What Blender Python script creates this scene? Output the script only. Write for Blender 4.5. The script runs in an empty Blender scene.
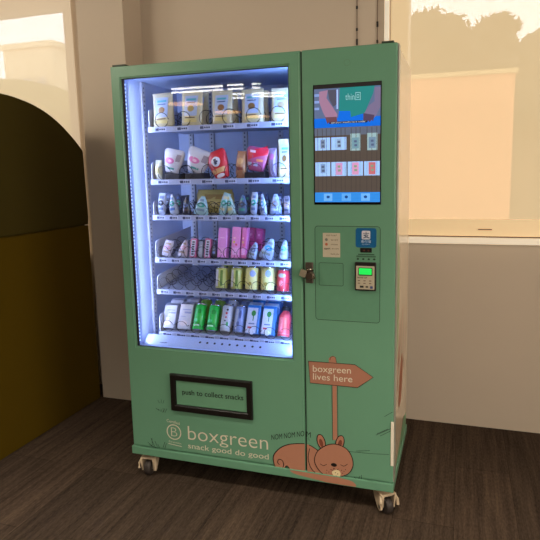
import bpy, bmesh, math, random
from mathutils import Vector, Matrix
random.seed(7)
C = bpy.context.scene.collection
R = math.radians

# ------------------------------------------------------------------ camera
CAM = Vector((1.49297, -2.20219, 1.45627)); YAW, PITCH, ROLL = 0.31012, 0.15031, -0.01905
FOC, PX, PY = 557.04, 283.44, 256.97
_cy, _sy, _cp, _sp = math.cos(YAW), math.sin(YAW), math.cos(PITCH), math.sin(PITCH)
FW = Vector((-_sy*_cp, _cy*_cp, -_sp)); _r = Vector((_cy, _sy, 0)); _u = _r.cross(FW)
RT = _r*math.cos(ROLL)+_u*math.sin(ROLL); UP = -_r*math.sin(ROLL)+_u*math.cos(ROLL)
def at(px, py, ax=1, val=0.0):
    """a measured point of the photograph turned into a point on a world plane"""
    d = FW + RT*((px-PX)/FOC) + UP*((PY-py)/FOC)
    return CAM + d*((val-CAM[ax])/d[ax])
cd = bpy.data.cameras.new('camera'); cam = bpy.data.objects.new('camera', cd); C.objects.link(cam)
cam.matrix_world = Matrix(((RT.x, UP.x, -FW.x, CAM.x), (RT.y, UP.y, -FW.y, CAM.y), (RT.z, UP.z, -FW.z, CAM.z), (0, 0, 0, 1)))
cd.sensor_fit = 'HORIZONTAL'; cd.sensor_width = 36; cd.lens = 36*FOC/540
cd.shift_x = -(PX-270)/540; cd.shift_y = (PY-270)/540
cd.clip_start = .05; cd.clip_end = 200
bpy.context.scene.camera = cam
vs = bpy.context.scene.view_settings; vs.view_transform = 'Standard'; vs.look = 'None'; vs.exposure = 0; vs.gamma = 1
bpy.context.scene.cycles.max_bounces = 8
bpy.context.scene.cycles.transparent_max_bounces = 16
bpy.context.scene.cycles.sample_clamp_indirect = 4

# ------------------------------------------------------------------ materials
def lin(c):
    return tuple(((x/255)/12.92 if x/255 <= .04045 else ((x/255+.055)/1.055)**2.4) for x in c)
MATS = {}
def M(name, rgb, rough=.5, metal=0., var=.06, scale=40., emit=0., coat=0., spec=.5, bump=0., alpha=1., trans=0.):
    """principled material whose colour wanders a little with a noise texture"""
    if name in MATS: return MATS[name]
    m = bpy.data.materials.new(name); m.use_nodes = True; nt = m.node_tree; b = nt.nodes['Principled BSDF']
    col = lin(rgb)
    tc = nt.nodes.new('ShaderNodeTexCoord'); n = nt.nodes.new('ShaderNodeTexNoise'); n.inputs['Scale'].default_value = scale
    n.inputs['Detail'].default_value = 3
    nt.links.new(tc.outputs['Object'], n.inputs['Vector'])
    mx = nt.nodes.new('ShaderNodeMix'); mx.data_type = 'RGBA'
    mx.inputs['A'].default_value = (*[max(0, c*(1-var)) for c in col], 1)
    mx.inputs['B'].default_value = (*[min(1, c*(1+var)) for c in col], 1)
    nt.links.new(n.outputs['Fac'], mx.inputs['Factor']); nt.links.new(mx.outputs['Result'], b.inputs['Base Color'])
    b.inputs['Roughness'].default_value = rough; b.inputs['Metallic'].default_value = metal
    b.inputs['Coat Weight'].default_value = coat; b.inputs['Specular IOR Level'].default_value = spec
    b.inputs['Alpha'].default_value = alpha
    if emit:
        nt.links.new(mx.outputs['Result'], b.inputs['Emission Color']); b.inputs['Emission Strength'].default_value = emit
    if bump:
        bp = nt.nodes.new('ShaderNodeBump'); bp.inputs['Strength'].default_value = bump; bp.inputs['Distance'].default_value = .004
        nt.links.new(n.outputs['Fac'], bp.inputs['Height']); nt.links.new(bp.outputs['Normal'], b.inputs['Normal'])
    MATS[name] = m; return m
def col(rgb, rough=.5, emit=0.):
    return M('paint_%d_%d_%d_%d' % (*rgb, int(emit*100)), rgb, rough, emit=emit, var=.04)

def carpet_mat():
    m = bpy.data.materials.new('carpet'); m.use_nodes = True; nt = m.node_tree; b = nt.nodes['Principled BSDF']
    tc = nt.nodes.new('ShaderNodeTexCoord')
    mp = nt.nodes.new('ShaderNodeMapping'); mp.inputs['Scale'].default_value = (34, 1.6, 1); nt.links.new(tc.outputs['Object'], mp.inputs['Vector'])
    n = nt.nodes.new('ShaderNodeTexNoise'); n.inputs['Scale'].default_value = 1.; n.inputs['Detail'].default_value = 6; n.inputs['Roughness'].default_value = .75
    nt.links.new(mp.outputs['Vector'], n.inputs['Vector'])
    mp2 = nt.nodes.new('ShaderNodeMapping'); mp2.inputs['Scale'].default_value = (150, 45, 1); nt.links.new(tc.outputs['Object'], mp2.inputs['Vector'])
    n2 = nt.nodes.new('ShaderNodeTexNoise'); n2.inputs['Scale'].default_value = 1.; n2.inputs['Detail'].default_value = 2; nt.links.new(mp2.outputs['Vector'], n2.inputs['Vector'])
    ad = nt.nodes.new('ShaderNodeMath'); ad.operation = 'MULTIPLY_ADD'; ad.inputs[1].default_value = .45
    nt.links.new(n2.outputs['Fac'], ad.inputs[0]); nt.links.new(n.outputs['Fac'], ad.inputs[2])
    br = nt.nodes.new('ShaderNodeTexBrick'); br.inputs['Scale'].default_value = 1
    mp3 = nt.nodes.new('ShaderNodeMapping'); mp3.inputs['Rotation'].default_value = (0, 0, R(90)); nt.links.new(tc.outputs['Object'], mp3.inputs['Vector'])
    nt.links.new(mp3.outputs['Vector'], br.inputs['Vector'])
    br.inputs['Brick Width'].default_value = 1.0; br.inputs['Row Height'].default_value = .25; br.inputs['Mortar Size'].default_value = .0015
    br.inputs['Color1'].default_value = (.82, .82, .82, 1); br.inputs['Color2'].default_value = (1.12, 1.1, 1.08, 1); br.inputs['Mortar'].default_value = (.5, .5, .5, 1)
    rp = nt.nodes.new('ShaderNodeValToRGB'); rp.color_ramp.elements[0].position = .5; rp.color_ramp.elements[1].position = .98
    rp.color_ramp.elements[0].color = (*lin((42, 33, 27)), 1); rp.color_ramp.elements[1].color = (*lin((92, 76, 62)), 1)
    nt.links.new(ad.outputs[0], rp.inputs['Fac'])
    mu = nt.nodes.new('ShaderNodeMix'); mu.data_type = 'RGBA'; mu.blend_type = 'MULTIPLY'; mu.inputs['Factor'].default_value = 1
    nt.links.new(rp.outputs['Color'], mu.inputs['A']); nt.links.new(br.outputs['Color'], mu.inputs['B'])
    nt.links.new(mu.outputs['Result'], b.inputs['Base Color']); b.inputs['Roughness'].default_value = .95; b.inputs['Specular IOR Level'].default_value = .15
    bp = nt.nodes.new('ShaderNodeBump'); bp.inputs['Strength'].default_value = .5; bp.inputs['Distance'].default_value = .004
    nt.links.new(ad.outputs[0], bp.inputs['Height']); nt.links.new(bp.outputs['Normal'], b.inputs['Normal'])
    return m

def glass_mat(name, base=.035, tint=(1, 1, 1)):
    m = bpy.data.materials.new(name); m.use_nodes = True; nt = m.node_tree; nt.nodes.remove(nt.nodes['Principled BSDF'])
    o = nt.nodes['Material Output']; t = nt.nodes.new('ShaderNodeBsdfTransparent'); t.inputs['Color'].default_value = (*tint, 1)
    g = nt.nodes.new('ShaderNodeBsdfGlossy'); g.inputs['Roughness'].default_value = .02
    lw = nt.nodes.new('ShaderNodeLayerWeight'); lw.inputs['Blend'].default_value = .5
    p5 = nt.nodes.new('ShaderNodeMath'); p5.operation = 'POWER'; p5.inputs[1].default_value = 5; nt.links.new(lw.outputs['Facing'], p5.inputs[0])
    ad = nt.nodes.new('ShaderNodeMath'); ad.operation = 'MULTIPLY_ADD'; ad.inputs[1].default_value = .95; ad.inputs[2].default_value = .02+base
    nt.links.new(p5.outputs[0], ad.inputs[0])
    mx = nt.nodes.new('ShaderNodeMixShader'); nt.links.new(ad.outputs[0], mx.inputs[0]); nt.links.new(t.outputs[0], mx.inputs[1]); nt.links.new(g.outputs[0], mx.inputs[2])
    nt.links.new(mx.outputs[0], o.inputs['Surface']); return m

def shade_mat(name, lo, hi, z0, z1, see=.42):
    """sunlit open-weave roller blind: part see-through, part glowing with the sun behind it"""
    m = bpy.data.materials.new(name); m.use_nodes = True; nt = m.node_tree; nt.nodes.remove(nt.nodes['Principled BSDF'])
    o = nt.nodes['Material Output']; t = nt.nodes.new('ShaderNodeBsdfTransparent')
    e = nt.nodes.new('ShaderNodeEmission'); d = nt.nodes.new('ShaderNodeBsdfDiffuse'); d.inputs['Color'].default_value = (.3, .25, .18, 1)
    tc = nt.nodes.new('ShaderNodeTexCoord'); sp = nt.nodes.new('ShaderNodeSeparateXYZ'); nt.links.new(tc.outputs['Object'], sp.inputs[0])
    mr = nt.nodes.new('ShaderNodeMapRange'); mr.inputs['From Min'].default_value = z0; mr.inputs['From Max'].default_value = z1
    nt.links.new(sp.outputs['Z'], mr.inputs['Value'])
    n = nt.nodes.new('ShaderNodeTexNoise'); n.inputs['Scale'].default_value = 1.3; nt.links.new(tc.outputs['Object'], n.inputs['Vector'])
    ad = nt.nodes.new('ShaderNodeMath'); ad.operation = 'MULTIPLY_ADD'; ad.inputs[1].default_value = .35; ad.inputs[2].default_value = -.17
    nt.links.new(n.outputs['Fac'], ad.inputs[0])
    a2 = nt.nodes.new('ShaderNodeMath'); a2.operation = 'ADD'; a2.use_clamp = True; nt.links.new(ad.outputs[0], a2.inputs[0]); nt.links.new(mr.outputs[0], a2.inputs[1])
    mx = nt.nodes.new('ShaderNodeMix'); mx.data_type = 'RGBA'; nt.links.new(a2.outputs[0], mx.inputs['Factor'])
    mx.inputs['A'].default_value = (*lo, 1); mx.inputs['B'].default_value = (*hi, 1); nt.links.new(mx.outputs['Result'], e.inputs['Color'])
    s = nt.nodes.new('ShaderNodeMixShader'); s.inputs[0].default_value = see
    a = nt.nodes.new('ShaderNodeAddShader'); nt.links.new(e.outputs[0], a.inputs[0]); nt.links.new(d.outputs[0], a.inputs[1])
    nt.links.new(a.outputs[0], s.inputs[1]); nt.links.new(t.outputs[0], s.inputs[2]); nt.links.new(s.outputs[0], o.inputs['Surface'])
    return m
def emat(name, rgb, s):
    if name in MATS: return MATS[name]
    m = M(name, rgb, .6, emit=s, var=.02); return m

# ------------------------------------------------------------------ mesh helpers
def finish(name, bm, mat, parent=None, smooth=False, loc=None, recalc=True):
    me = bpy.data.meshes.new(name)
    if recalc: bmesh.ops.recalc_face_normals(bm, faces=bm.faces)
    bm.to_mesh(me); bm.free(); me.materials.append(mat)
    if smooth:
        for p in me.polygons: p.use_smooth = True
    o = bpy.data.objects.new(name, me); C.objects.link(o)
    if parent: o.parent = parent
    if loc is not None: o.location = loc
    return o
def box(bm, x0, x1, y0, y1, z0, z1, bev=0., seg=2):
    r = bmesh.ops.create_cube(bm, size=1, matrix=Matrix.Translation(((x0+x1)/2, (y0+y1)/2, (z0+z1)/2)) @ Matrix.Diagonal((abs(x1-x0), abs(y1-y0), abs(z1-z0), 1)))
    if bev:
        es = list({e for v in r['verts'] for e in v.link_edges})
        bmesh.ops.bevel(bm, geom=es, offset=bev, segments=seg, affect='EDGES', profile=.6)
def B(name, dims, mat, parent=None, bev=0., seg=2):
    bm = bmesh.new(); box(bm, *dims, bev, seg); return finish(name, bm, mat, parent)
def tube(bm, pts, rad, n=8, closed=False):
    pts = [Vector(p) for p in pts]; rings = []
    k = len(pts)
    for i, p in enumerate(pts):
        a = pts[i-1] if (i or closed) else p; b = pts[(i+1) % k] if (i < k-1 or closed) else p
        t = (b-a).normalized(); s = Vector((0, 0, 1)) if abs(t.z) < .9 else Vector((1, 0, 0))
        u = t.cross(s).normalized(); v = t.cross(u)
        rr = rad[i] if isinstance(rad, (list, tuple)) else rad
        rings.append([bm.verts.new(p+u*rr*math.cos(2*math.pi*j/n)+v*rr*math.sin(2*math.pi*j/n)) for j in range(n)])
    for i in range(k-1+(1 if closed else 0)):
        A, Bq = rings[i], rings[(i+1) % k]
        for j in range(n): bm.faces.new((A[j], A[(j+1) % n], Bq[(j+1) % n], Bq[j]))
    if not closed:
        bm.faces.new(rings[0]); bm.faces.new(rings[-1][::-1])
def lathe(bm, prof, n=20, mtx=Matrix()):
    rings = [[bm.verts.new(mtx @ Vector((r*math.cos(2*math.pi*j/n), r*math.sin(2*math.pi*j/n), z))) for j in range(n)] for r, z in prof]
    for A, Bq in zip(rings, rings[1:]):
        for j in range(n): bm.faces.new((A[j], A[(j+1) % n], Bq[(j+1) % n], Bq[j]))
    bm.faces.new(rings[0][::-1]); bm.faces.new(rings[-1])
def flat(name, polys, y, mat, parent):
    """flat printed shape: polygons given as (x, z) lists lying on the plane y"""
    bm = bmesh.new()
    for pl in polys:
        vv = [bm.verts.new((x, y, z)) for x, z in pl]
        f = bm.faces.new(vv); f.normal_update()
        if f.normal.y > 0: f.normal_flip()
    if any(len(p) > 4 for p in polys): bmesh.ops.triangulate(bm, faces=bm.faces[:])
    return finish(name, bm, mat, parent, recalc=False)
def xz(*pts, y=0.):
    return [(at(a, b, 1, y).x, at(a, b, 1, y).z) for a, b in pts]
def ribbon(pts, w):
    """a drawn line as a flat strip of quads in (x, z)"""
    out = []; n = len(pts)
    offs = []
    for i in range(n):
        a = Vector(pts[max(0, i-1)]); b = Vector(pts[min(n-1, i+1)]); d = (b-a)
        d = d.normalized() if d.length > 1e-9 else Vector((1, 0)); offs.append(Vector((-d.y, d.x))*w/2)
    for i in range(n-1):
        p, q = Vector(pts[i]), Vector(pts[i+1])
        out.append([tuple(p+offs[i]), tuple(q+offs[i+1]), tuple(q-offs[i+1]), tuple(p-offs[i])])
    return out
def ell(cx, cz, rx, rz, n=28, a0=0, a1=360, rot=0):
    c, s = math.cos(R(rot)), math.sin(R(rot)); o = []
    m = n if a1-a0 < 360 else n-1
    for i in range(n):
        a = R(a0+(a1-a0)*i/m) if a1-a0 < 360 else R(360*i/n)
        x, z = rx*math.cos(a), rz*math.sin(a); o.append((cx+x*c-z*s, cz+x*s+z*c))
    return o
def smooth_loop(pts, closed=True, k=5):
    n = len(pts); o = []
    for i in range(n if closed else n-1):
        P = [Vector(pts[j % n]) if closed else Vector(pts[min(max(j, 0), n-1)]) for j in (i-1, i, i+1, i+2)]
        for t in range(k):
            t /= k
            o.append(tuple(.5*((2*P[1])+(-P[0]+P[2])*t+(2*P[0]-5*P[1]+4*P[2]-P[3])*t*t+(-P[0]+3*P[1]-3*P[2]+P[3])*t**3)))
    if not closed: o.append(tuple(pts[-1]))
    return o
def clip(poly, x, keep_left):
    o = []; n = len(poly)
    ins = (lambda p: p[0] <= x) if keep_left else (lambda p: p[0] >= x)
    for i in range(n):
        a, b = poly[i], poly[(i+1) % n]
        if ins(a): o.append(a)
        if ins(a) != ins(b):
            t = (x-a[0])/(b[0]-a[0]); o.append((x, a[1]+t*(b[1]-a[1])))
    return o
def text(name, s, left, right, top_h, y, mat, parent, thin=0., shear=0., bold=0.):
    """lettering on the front plane: baseline runs from left (x,z) to right (x,z)"""
    cu = bpy.data.curves.new(name, 'FONT'); cu.body = s; cu.size = 1; cu.offset = bold-thin; cu.resolution_u = 4; cu.shear = shear
    t = bpy.data.objects.new(name, cu); C.objects.link(t)
    dg = bpy.context.evaluated_depsgraph_get(); me = bpy.data.meshes.new_from_object(t.evaluated_get(dg)); bpy.data.objects.remove(t)
    xs = [v.co.x for v in me.vertices]; ys = [v.co.y for v in me.vertices]
    x0, x1, h = min(xs), max(xs), max(ys)
    L, Rr = Vector(left), Vector(right); sl = (Rr.y-L.y)/(Rr.x-L.x)
    for v in me.vertices:
        f = (v.co.x-x0)/(x1-x0); X = L.x+f*(Rr.x-L.x); v.co = (X, y, L.y+sl*(X-L.x)+v.co.y*top_h/h*(1 if v.co.y > 0 else .72))
    me.materials.clear(); me.materials.append(mat)
    o = bpy.data.objects.new(name, me); C.objects.link(o); o.parent = parent; return o
def thing(name, label, cat, loc=(0, 0, 0), rot=(0, 0, 0), group=None):
    o = bpy.data.objects.new(name, None); C.objects.link(o); o.location = loc; o.rotation_euler = rot; o.empty_display_size = .05
    o['label'] = label; o['category'] = cat
    if group: o['group'] = group
    return o
def tag(o, label, cat, group=None, kind=None):
    o['label'] = label; o['category'] = cat
    if group: o['group'] = group
    if kind: o['kind'] = kind
    return o
def struct(o): o['kind'] = 'structure'; return o

# ================================================================== THE ROOM
wall_m = M('wall_paint', (204, 188, 168), .75, var=.03, scale=3)
HZ = 2.9; YW = .99; YP = .79
bm = bmesh.new(); box(bm, -3.6, 4.6, -8.2, 1.2, -.05, 0); struct(finish('floor', bm, carpet_mat()))
ceil = struct(B('ceiling', (-3.6, 4.6, -8.2, 1.2, HZ, HZ+.05), M('ceiling_paint', (120, 112, 104), .9, var=.03)))
# window wall: openings for the left and the right window
LWX = at(66, 60, 1, YW).x; LWT = at(40, 7, 1, YW).z; RWX = at(407, 100, 1, YW).x
bm = bmesh.new()
for x0, x1, z0, z1 in ((-3.6, -3.2, 0, HZ), (-3.2, LWX, 0, .9), (-3.2, LWX, LWT, HZ), (LWX, RWX, 0, HZ), (RWX, 4.2, 0, 1.06), (RWX, 4.2, 2.8, HZ), (4.2, 4.6, 0, HZ)):
    box(bm, x0, x1, YW, YW+.16, z0, z1)
struct(finish('wall_back', bm, wall_m))
struct(B('trim_1', (-.746, -.423, YP, YW-.001, 0, HZ-.001), wall_m, bev=.004))       # the pier that stands out of the wall
rear_m = M('rear_wall_paint', (110, 98, 86), .85, var=.05, scale=2)
struct(B('wall_left', (-3.65, -3.6, -8.2, 1.2, 0, HZ), rear_m)); struct(B('wall_right', (4.6, 4.65, -8.2, 1.2, 0, HZ), rear_m))
struct(B('wall_front', (-3.6, 4.6, -8.25, -8.2, 0, HZ), rear_m))
# sills and frames
white_m = M('window_trim_sunglow', (250, 236, 212), .35, var=.02, emit=.30)  # emission puts the sun's brightness into the sills and trim
zb = at(470, 244.3, 1, .93).z; zt = at(470, 238, 1, .93).z
SY = .93
w2 = struct(B('window_2', (1.085, 4.2, SY, YW-.002, zb, zb+.035), white_m, bev=.005))
B('window_frame', (1.072, 1.098, YW-.03, YW-.002, zb+.036, HZ-.01), M('jamb_glow', (250, 240, 220), .4, emit=.25), w2, bev=.003)  # jamb brightness is put in as emission of its own
B('window_pane', (RWX+.001, 4.199, YW+.07, YW+.076, 1.07, 2.79), glass_mat('window_glass', .0), w2)
w1 = struct(B('window_1', (-3.2, LWX, SY, YW-.002, .86, .9), white_m, bev=.005))
B('window_pane', (-3.199, LWX-.001, YW+.07, YW+.076, .905, LWT-.005), glass_mat('window_glass', .0), w1)
# roller blinds
z219 = at(470, 219, 1, .96).z; z236 = at(470, 236, 1, .96).z
xs0 = at(391, 30, 1, .96).x
sh = thing('roller_blind', 'large sunlit beige roller blind over the window to the right of the vending machine', 'blind', (2.6, .96, 2.86), group=None)
def child_local(o, root):
    o.parent = root; o.matrix_parent_inverse = Matrix.Translation(-root.location)
    return o
RS = shade_mat('blind_fabric_warm', (1.00, .62, .33), (.60, .44, .24), -1.3, -.55, .36)  # emission colours put the sun's glow into the fabric itself
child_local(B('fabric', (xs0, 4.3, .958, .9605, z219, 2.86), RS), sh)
child_local(B('hem_bar', (xs0, 4.3, .952, .966, z236, z219, ), M('hem_bar_glow', (246, 216, 168), .35, var=.03, emit=.30), bev=.004), sh)  # hem bar is brightened by emission put into its material
child_local(B('hem_shadow_gap', (xs0, 4.3, .953, .965, z236-.006, z236-.0005), M('hem_dark', (120, 92, 66), .7)), sh)
q = at(485, 229.5, 1, .945)
child_local(B('pull_grip', (q.x-.035, q.x+.035, .938, .9515, q.z-.003, q.z+.003), M('grip', (170, 140, 100), .5), bev=.002), sh)
bm = bmesh.new(); tube(bm, [(xs0, .96, 2.872), (4.3, .96, 2.872)], .024, 12); child_local(finish('roller_tube', bm, white_m), sh)
sh2 = thing('roller_blind', 'sunlit pale roller blind over the window at the left, beside the dark rounded booth', 'blind', (-2, .96, 2.86))
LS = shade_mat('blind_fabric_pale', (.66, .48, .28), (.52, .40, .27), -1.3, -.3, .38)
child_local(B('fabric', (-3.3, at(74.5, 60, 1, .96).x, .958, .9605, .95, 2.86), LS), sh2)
child_local(B('hem_bar', (-3.3, at(74.5, 60, 1, .96).x, .952, .966, .92, .9495), white_m, bev=.004), sh2)
bm = bmesh.new(); tube(bm, [(-3.3, .96, 2.872), (-.80, .96, 2.872)], .024, 12); child_local(finish('roller_tube', bm, white_m), sh2)
# thin cords with clips hanging on the wall above the machine
for i, (px, clips, lab) in enumerate(((357, ((6, 9), (28, 31), (39, 45)), 'thin dark wall cord with black clips above the machine, left one of two'),
                                      (377.5, ((21.5, 27), (40, 43)), 'thin dark wall cord with black clips above the machine, one next to the window'))):
    x = at(px, 25, 1, YW-.006).x
    t = thing('wall_cord', lab, 'cord', (x, YW-.006, HZ-.02), group='cords on the wall above the machine')
    bm = bmesh.new(); tube(bm, [(0, 0, 0), (0, 0, -2.0)], .0022, 6); finish('cord_line', bm, M('cord_brown', (112, 86, 66), .6), t)
    for a, b in clips:
        za, zc = at(px, a, 1, YW-.006).z, at(px, b, 1, YW-.006).z
        B('clip', (-.005, .005, -.005, .003, zc-HZ+.02, za-HZ+.02), M('clip_black', (34, 26, 24), .5), t, bev=.001)

# booth: upholstered block whose far top corner is rounded off
booth = thing('upholstered_booth', 'dark olive upholstered booth with a rounded top at the left edge', 'booth', (-1.5, -.6, 0))
# fit the photographed outline
prof = [(-2.3, 0), (-2.3, 1.2), (-2.1, 1.6), (-1.7, 1.82), (-1.2, 1.885)] + smooth_loop([(-.2, 1.885), (.148, 1.882), (.285, 1.868), (.40, 1.843), (.507, 1.803), (.60, 1.752), (.667, 1.705), (.73, 1.655), (.782, 1.605)], closed=False, k=4) + [(.784, 1.2), (.784, 0)]
def extr(name, pr, x0, x1, mat, bev):
    bm = bmesh.new(); a = [bm.verts.new((x0, y, z)) for y, z in pr]; b = [bm.verts.new((x1, y, z)) for y, z in pr]
    n = len(pr); f1 = bm.faces.new(a); f2 = bm.faces.new(b[::-1])
    for i in range(n): bm.faces.new((a[i], b[i], b[(i+1) % n], a[(i+1) % n]))
    bmesh.ops.bevel(bm, geom=list(set(f1.edges) | set(f2.edges)), offset=bev, segments=3, affect='EDGES')
    o = finish(name, bm, mat); return child_local(o, booth)
SZ = 1.152
ol_d = M('booth_fabric_upper', (72, 62, 24), .95, var=.10, scale=300, bump=.3, spec=.1); ol_l = M('booth_fabric_lower', (92, 72, 8), .95, var=.10, scale=300, bump=.3, spec=.1)
extr('upper_panel', [(-2.3, SZ+.002), ] + [p for p in prof if p[1] > SZ+.01] + [(.784, SZ+.002)], -2.3, -.757, ol_d, .006)
extr('lower_panel', [(-2.3, .0), (-2.3, SZ-.002), (.784, SZ-.002), (.784, .0)], -2.3, -.757, ol_l, .006)

# ------------------------------------------------------------------ outside
sky = bpy.data.worlds.new('World'); bpy.context.scene.world = sky; sky.use_nodes = True
nt = sky.node_tree; bg = nt.nodes['Background']; bg.inputs['Strength'].default_value = 4.2
tc = nt.nodes.new('ShaderNodeTexCoord'); sp = nt.nodes.new('ShaderNodeSeparateXYZ'); nt.links.new(tc.outputs['Generated'], sp.inputs[0])
rp = nt.nodes.new('ShaderNodeValToRGB'); nt.links.new(sp.outputs['Z'], rp.inputs['Fac'])
rp.color_ramp.elements[0].position = 0; rp.color_ramp.elements[0].color = (.96, .96, .98, 1); rp.color_ramp.elements[1].position = .6; rp.color_ramp.elements[1].color = (.72, .86, 1, 1)
nt.links.new(rp.outputs['Color'], bg.inputs['Color'])
gm = struct(B('ground', (-60, 80, 1.3, 90, -3.1, -3.0), M('street', (150, 140, 120), .9)))
leaf_m = M('tree_leaves', (54, 52, 30), .8, var=.3, scale=2); bark_m = M('bark', (80, 62, 46), .9)
def tree(px, ptop, D, rad, label, seed, n=900):
    rnd = random.Random(seed); top = at(px, ptop, 1, D); x = top.x; H = top.z
    t = thing('tree', label, 'tree', (x, D, -3.0), group='trees outside the right window')
    bm = bmesh.new(); hh = H+3-rad
    tube(bm, [(0, 0, 0), (.1, 0, hh*.5), (0, .05, hh)], [.28, .2, .1], 8); 
    for k in range(6):
        a = k*1.05; tube(bm, [(0, 0, hh*.62), (rad*.5*math.cos(a), rad*.4*math.sin(a), hh*.95), (rad*.7*math.cos(a), rad*.6*math.sin(a), hh+rad*.3)], [.1, .06, .02], 6)
    finish('trunk', bm, bark_m, t)
    bm = bmesh.new()
    cl = [(Vector((rnd.uniform(-1, 1)*rad*.75, rnd.uniform(-.6, .6)*rad, hh+rnd.uniform(-1.2, .72)*rad)), rad*rnd.uniform(.25, .5)) for _ in range(16)]
    cl = [(Vector((c_.x, c_.y, min(c_.z, hh+rad*.98-r_*1.1-abs(c_.x)*.35))), r_) for c_, r_ in cl]
    cl.append((Vector((0, 0, hh)), rad*.80)); cl.append((Vector((0, 0, hh+rad*.58)), rad*.36)); cl.append((Vector((0, 0, hh-rad*1.2)), rad*1.1))
    for c, r_ in cl:
        mtx = Matrix.Translation(c) @ Matrix.Diagonal((r_, r_, r_*.9, 1))
        rr = bmesh.ops.create_icosphere(bm, subdivisions=3, radius=.86, matrix=mtx)
        for v in rr['verts']: v.co += (v.co-c)*rnd.uniform(-.16, .16)
        for _ in range(n//16):
            d = Vector((rnd.gauss(0, 1), rnd.gauss(0, 1), rnd.gauss(0, 1))).normalized(); p = c+d*r_*rnd.uniform(.8, 1.12)
            e = Vector((rnd.gauss(0, 1), rnd.gauss(0, 1), rnd.gauss(0, 1))).normalized()*.12*rnd.uniform(.6, 1.5); f = d.cross(e)
            bm.faces.new([bm.verts.new(p+e), bm.verts.new(p+f*.6), bm.verts.new(p-e), bm.verts.new(p-f*.6)])
    finish('foliage', bm, leaf_m, t, recalc=False)
tree(437, 8, 11.6, .95, 'tall round leafy tree behind the right blind, nearest to the machine', 3)
tree(409, 27, 21., 1.1, 'leafy tree seen behind the right blind, just above the machine corner', 9)
tree(497, 13, 15.6, .68, 'narrow pointed tree behind the right blind, second from the right edge', 5)
tree(466, 36, 26., 1.7, 'lower bushy tree behind the right blind, in the dip between the two tall trees', 11)
tree(531, 33, 32., 1.9, 'bushy tree behind the right blind at the right edge of the photo', 8)
bm = bmesh.new(); rn = random.Random(4); hq0 = at(392, 46, 1, 42.); hq1 = at(640, 46, 1, 42.)
for k in range(46):
    x = rn.uniform(hq0.x, hq1.x); r_ = rn.uniform(.9, 1.5); rr = bmesh.ops.create_icosphere(bm, subdivisions=2, radius=r_, matrix=Matrix.Translation((x, 42+rn.uniform(-1, 1), hq0.z-r_*rn.uniform(.6, 1.2))))
    for v in rr['verts']: v.co += Vector((rn.uniform(-1, 1), rn.uniform(-1, 1), rn.uniform(-1, 1)))*.16
box(bm, hq0.x, hq1.x, 41, 43, -3, hq0.z-1.2)
tag(finish('tall_hedge', bm, leaf_m), 'long dense belt of foliage closing the view below the tree tops behind the right blind', 'hedge')
q0 = at(407, 80, 1, 9.); q1 = at(515, 80, 1, 9.)
hb = thing('garden_building', 'low sunlit orange building wall seen faintly through the right blind', 'building', ((q0.x+q1.x)/2-1, 9.4, -3))
child_local(B('facade', (q0.x-3, q1.x, 9., 9.8, -3, q0.z), M('facade_orange', (226, 150, 104), .9, emit=.0)), hb)
child_local(B('roof_edge', (q0.x-3.05, q1.x+.05, 8.95, 9.85, q0.z+.001, q0.z+.08), M('roof_edge_tan', (200, 170, 120), .9)), hb)
# pale buildings behind the left blind
pale = M('pale_render_glow', (236, 214, 172), .9, emit=.12)  # slight emission put into the facades to keep them bright
for k, (pa, pb, pt, D, lab, nm) in enumerate(((3, 52, 51, 20., 'flat-topped pale building seen faintly through the left blind', 'apartment_building'),
                                    (52, 70, 57, 25.5, 'narrower pale block beside the flat-topped building, seen through the left blind', 'apartment_building'))):
    a = at(pa, pt, 1, D); b = at(pb, pt, 1, D)
    t = thing(nm, lab, 'building', ((a.x+b.x)/2, D+2, -3), group='buildings outside the left window'); hh = a.z+3; wv = (b.x-a.x)/2
    B('facade', (-wv, wv, -2, 2, 0, hh), pale, t)
    B('roof', (-wv-.1, wv+.1, -2.1, 2.1, hh+.001, hh+.25), pale, t)
    for i in range(3):
        for j in range(3):
            B('window', (-wv*.8+i*wv*.6, -wv*.8+i*wv*.6+wv*.3, -2.06, -2.001, hh*.45+j*hh*.17, hh*.45+j*hh*.17+hh*.08), M('far_pane', (190, 180, 160), .4), t)
bm = bmesh.new(); q = at(20, 78, 1, 18.)
bmesh.ops.create_icosphere(bm, subdivisions=4, radius=1)
for v in bm.verts: v.co = Vector((v.co.x*5.2, v.co.y*1.6, max(v.co.z, -.6)*2.3)) * (1+.03*random.uniform(-1, 1)); v.co.z += 1.3
hd = finish('hedge', bm, M('hedge_green', (150, 132, 72), .9, var=.2, scale=3)); hd.location = (q.x-1.5, 18, q.z-2.3-1.3)
tag(hd, 'rounded tan hedge below the pale buildings behind the left blind', 'hedge')

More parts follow.
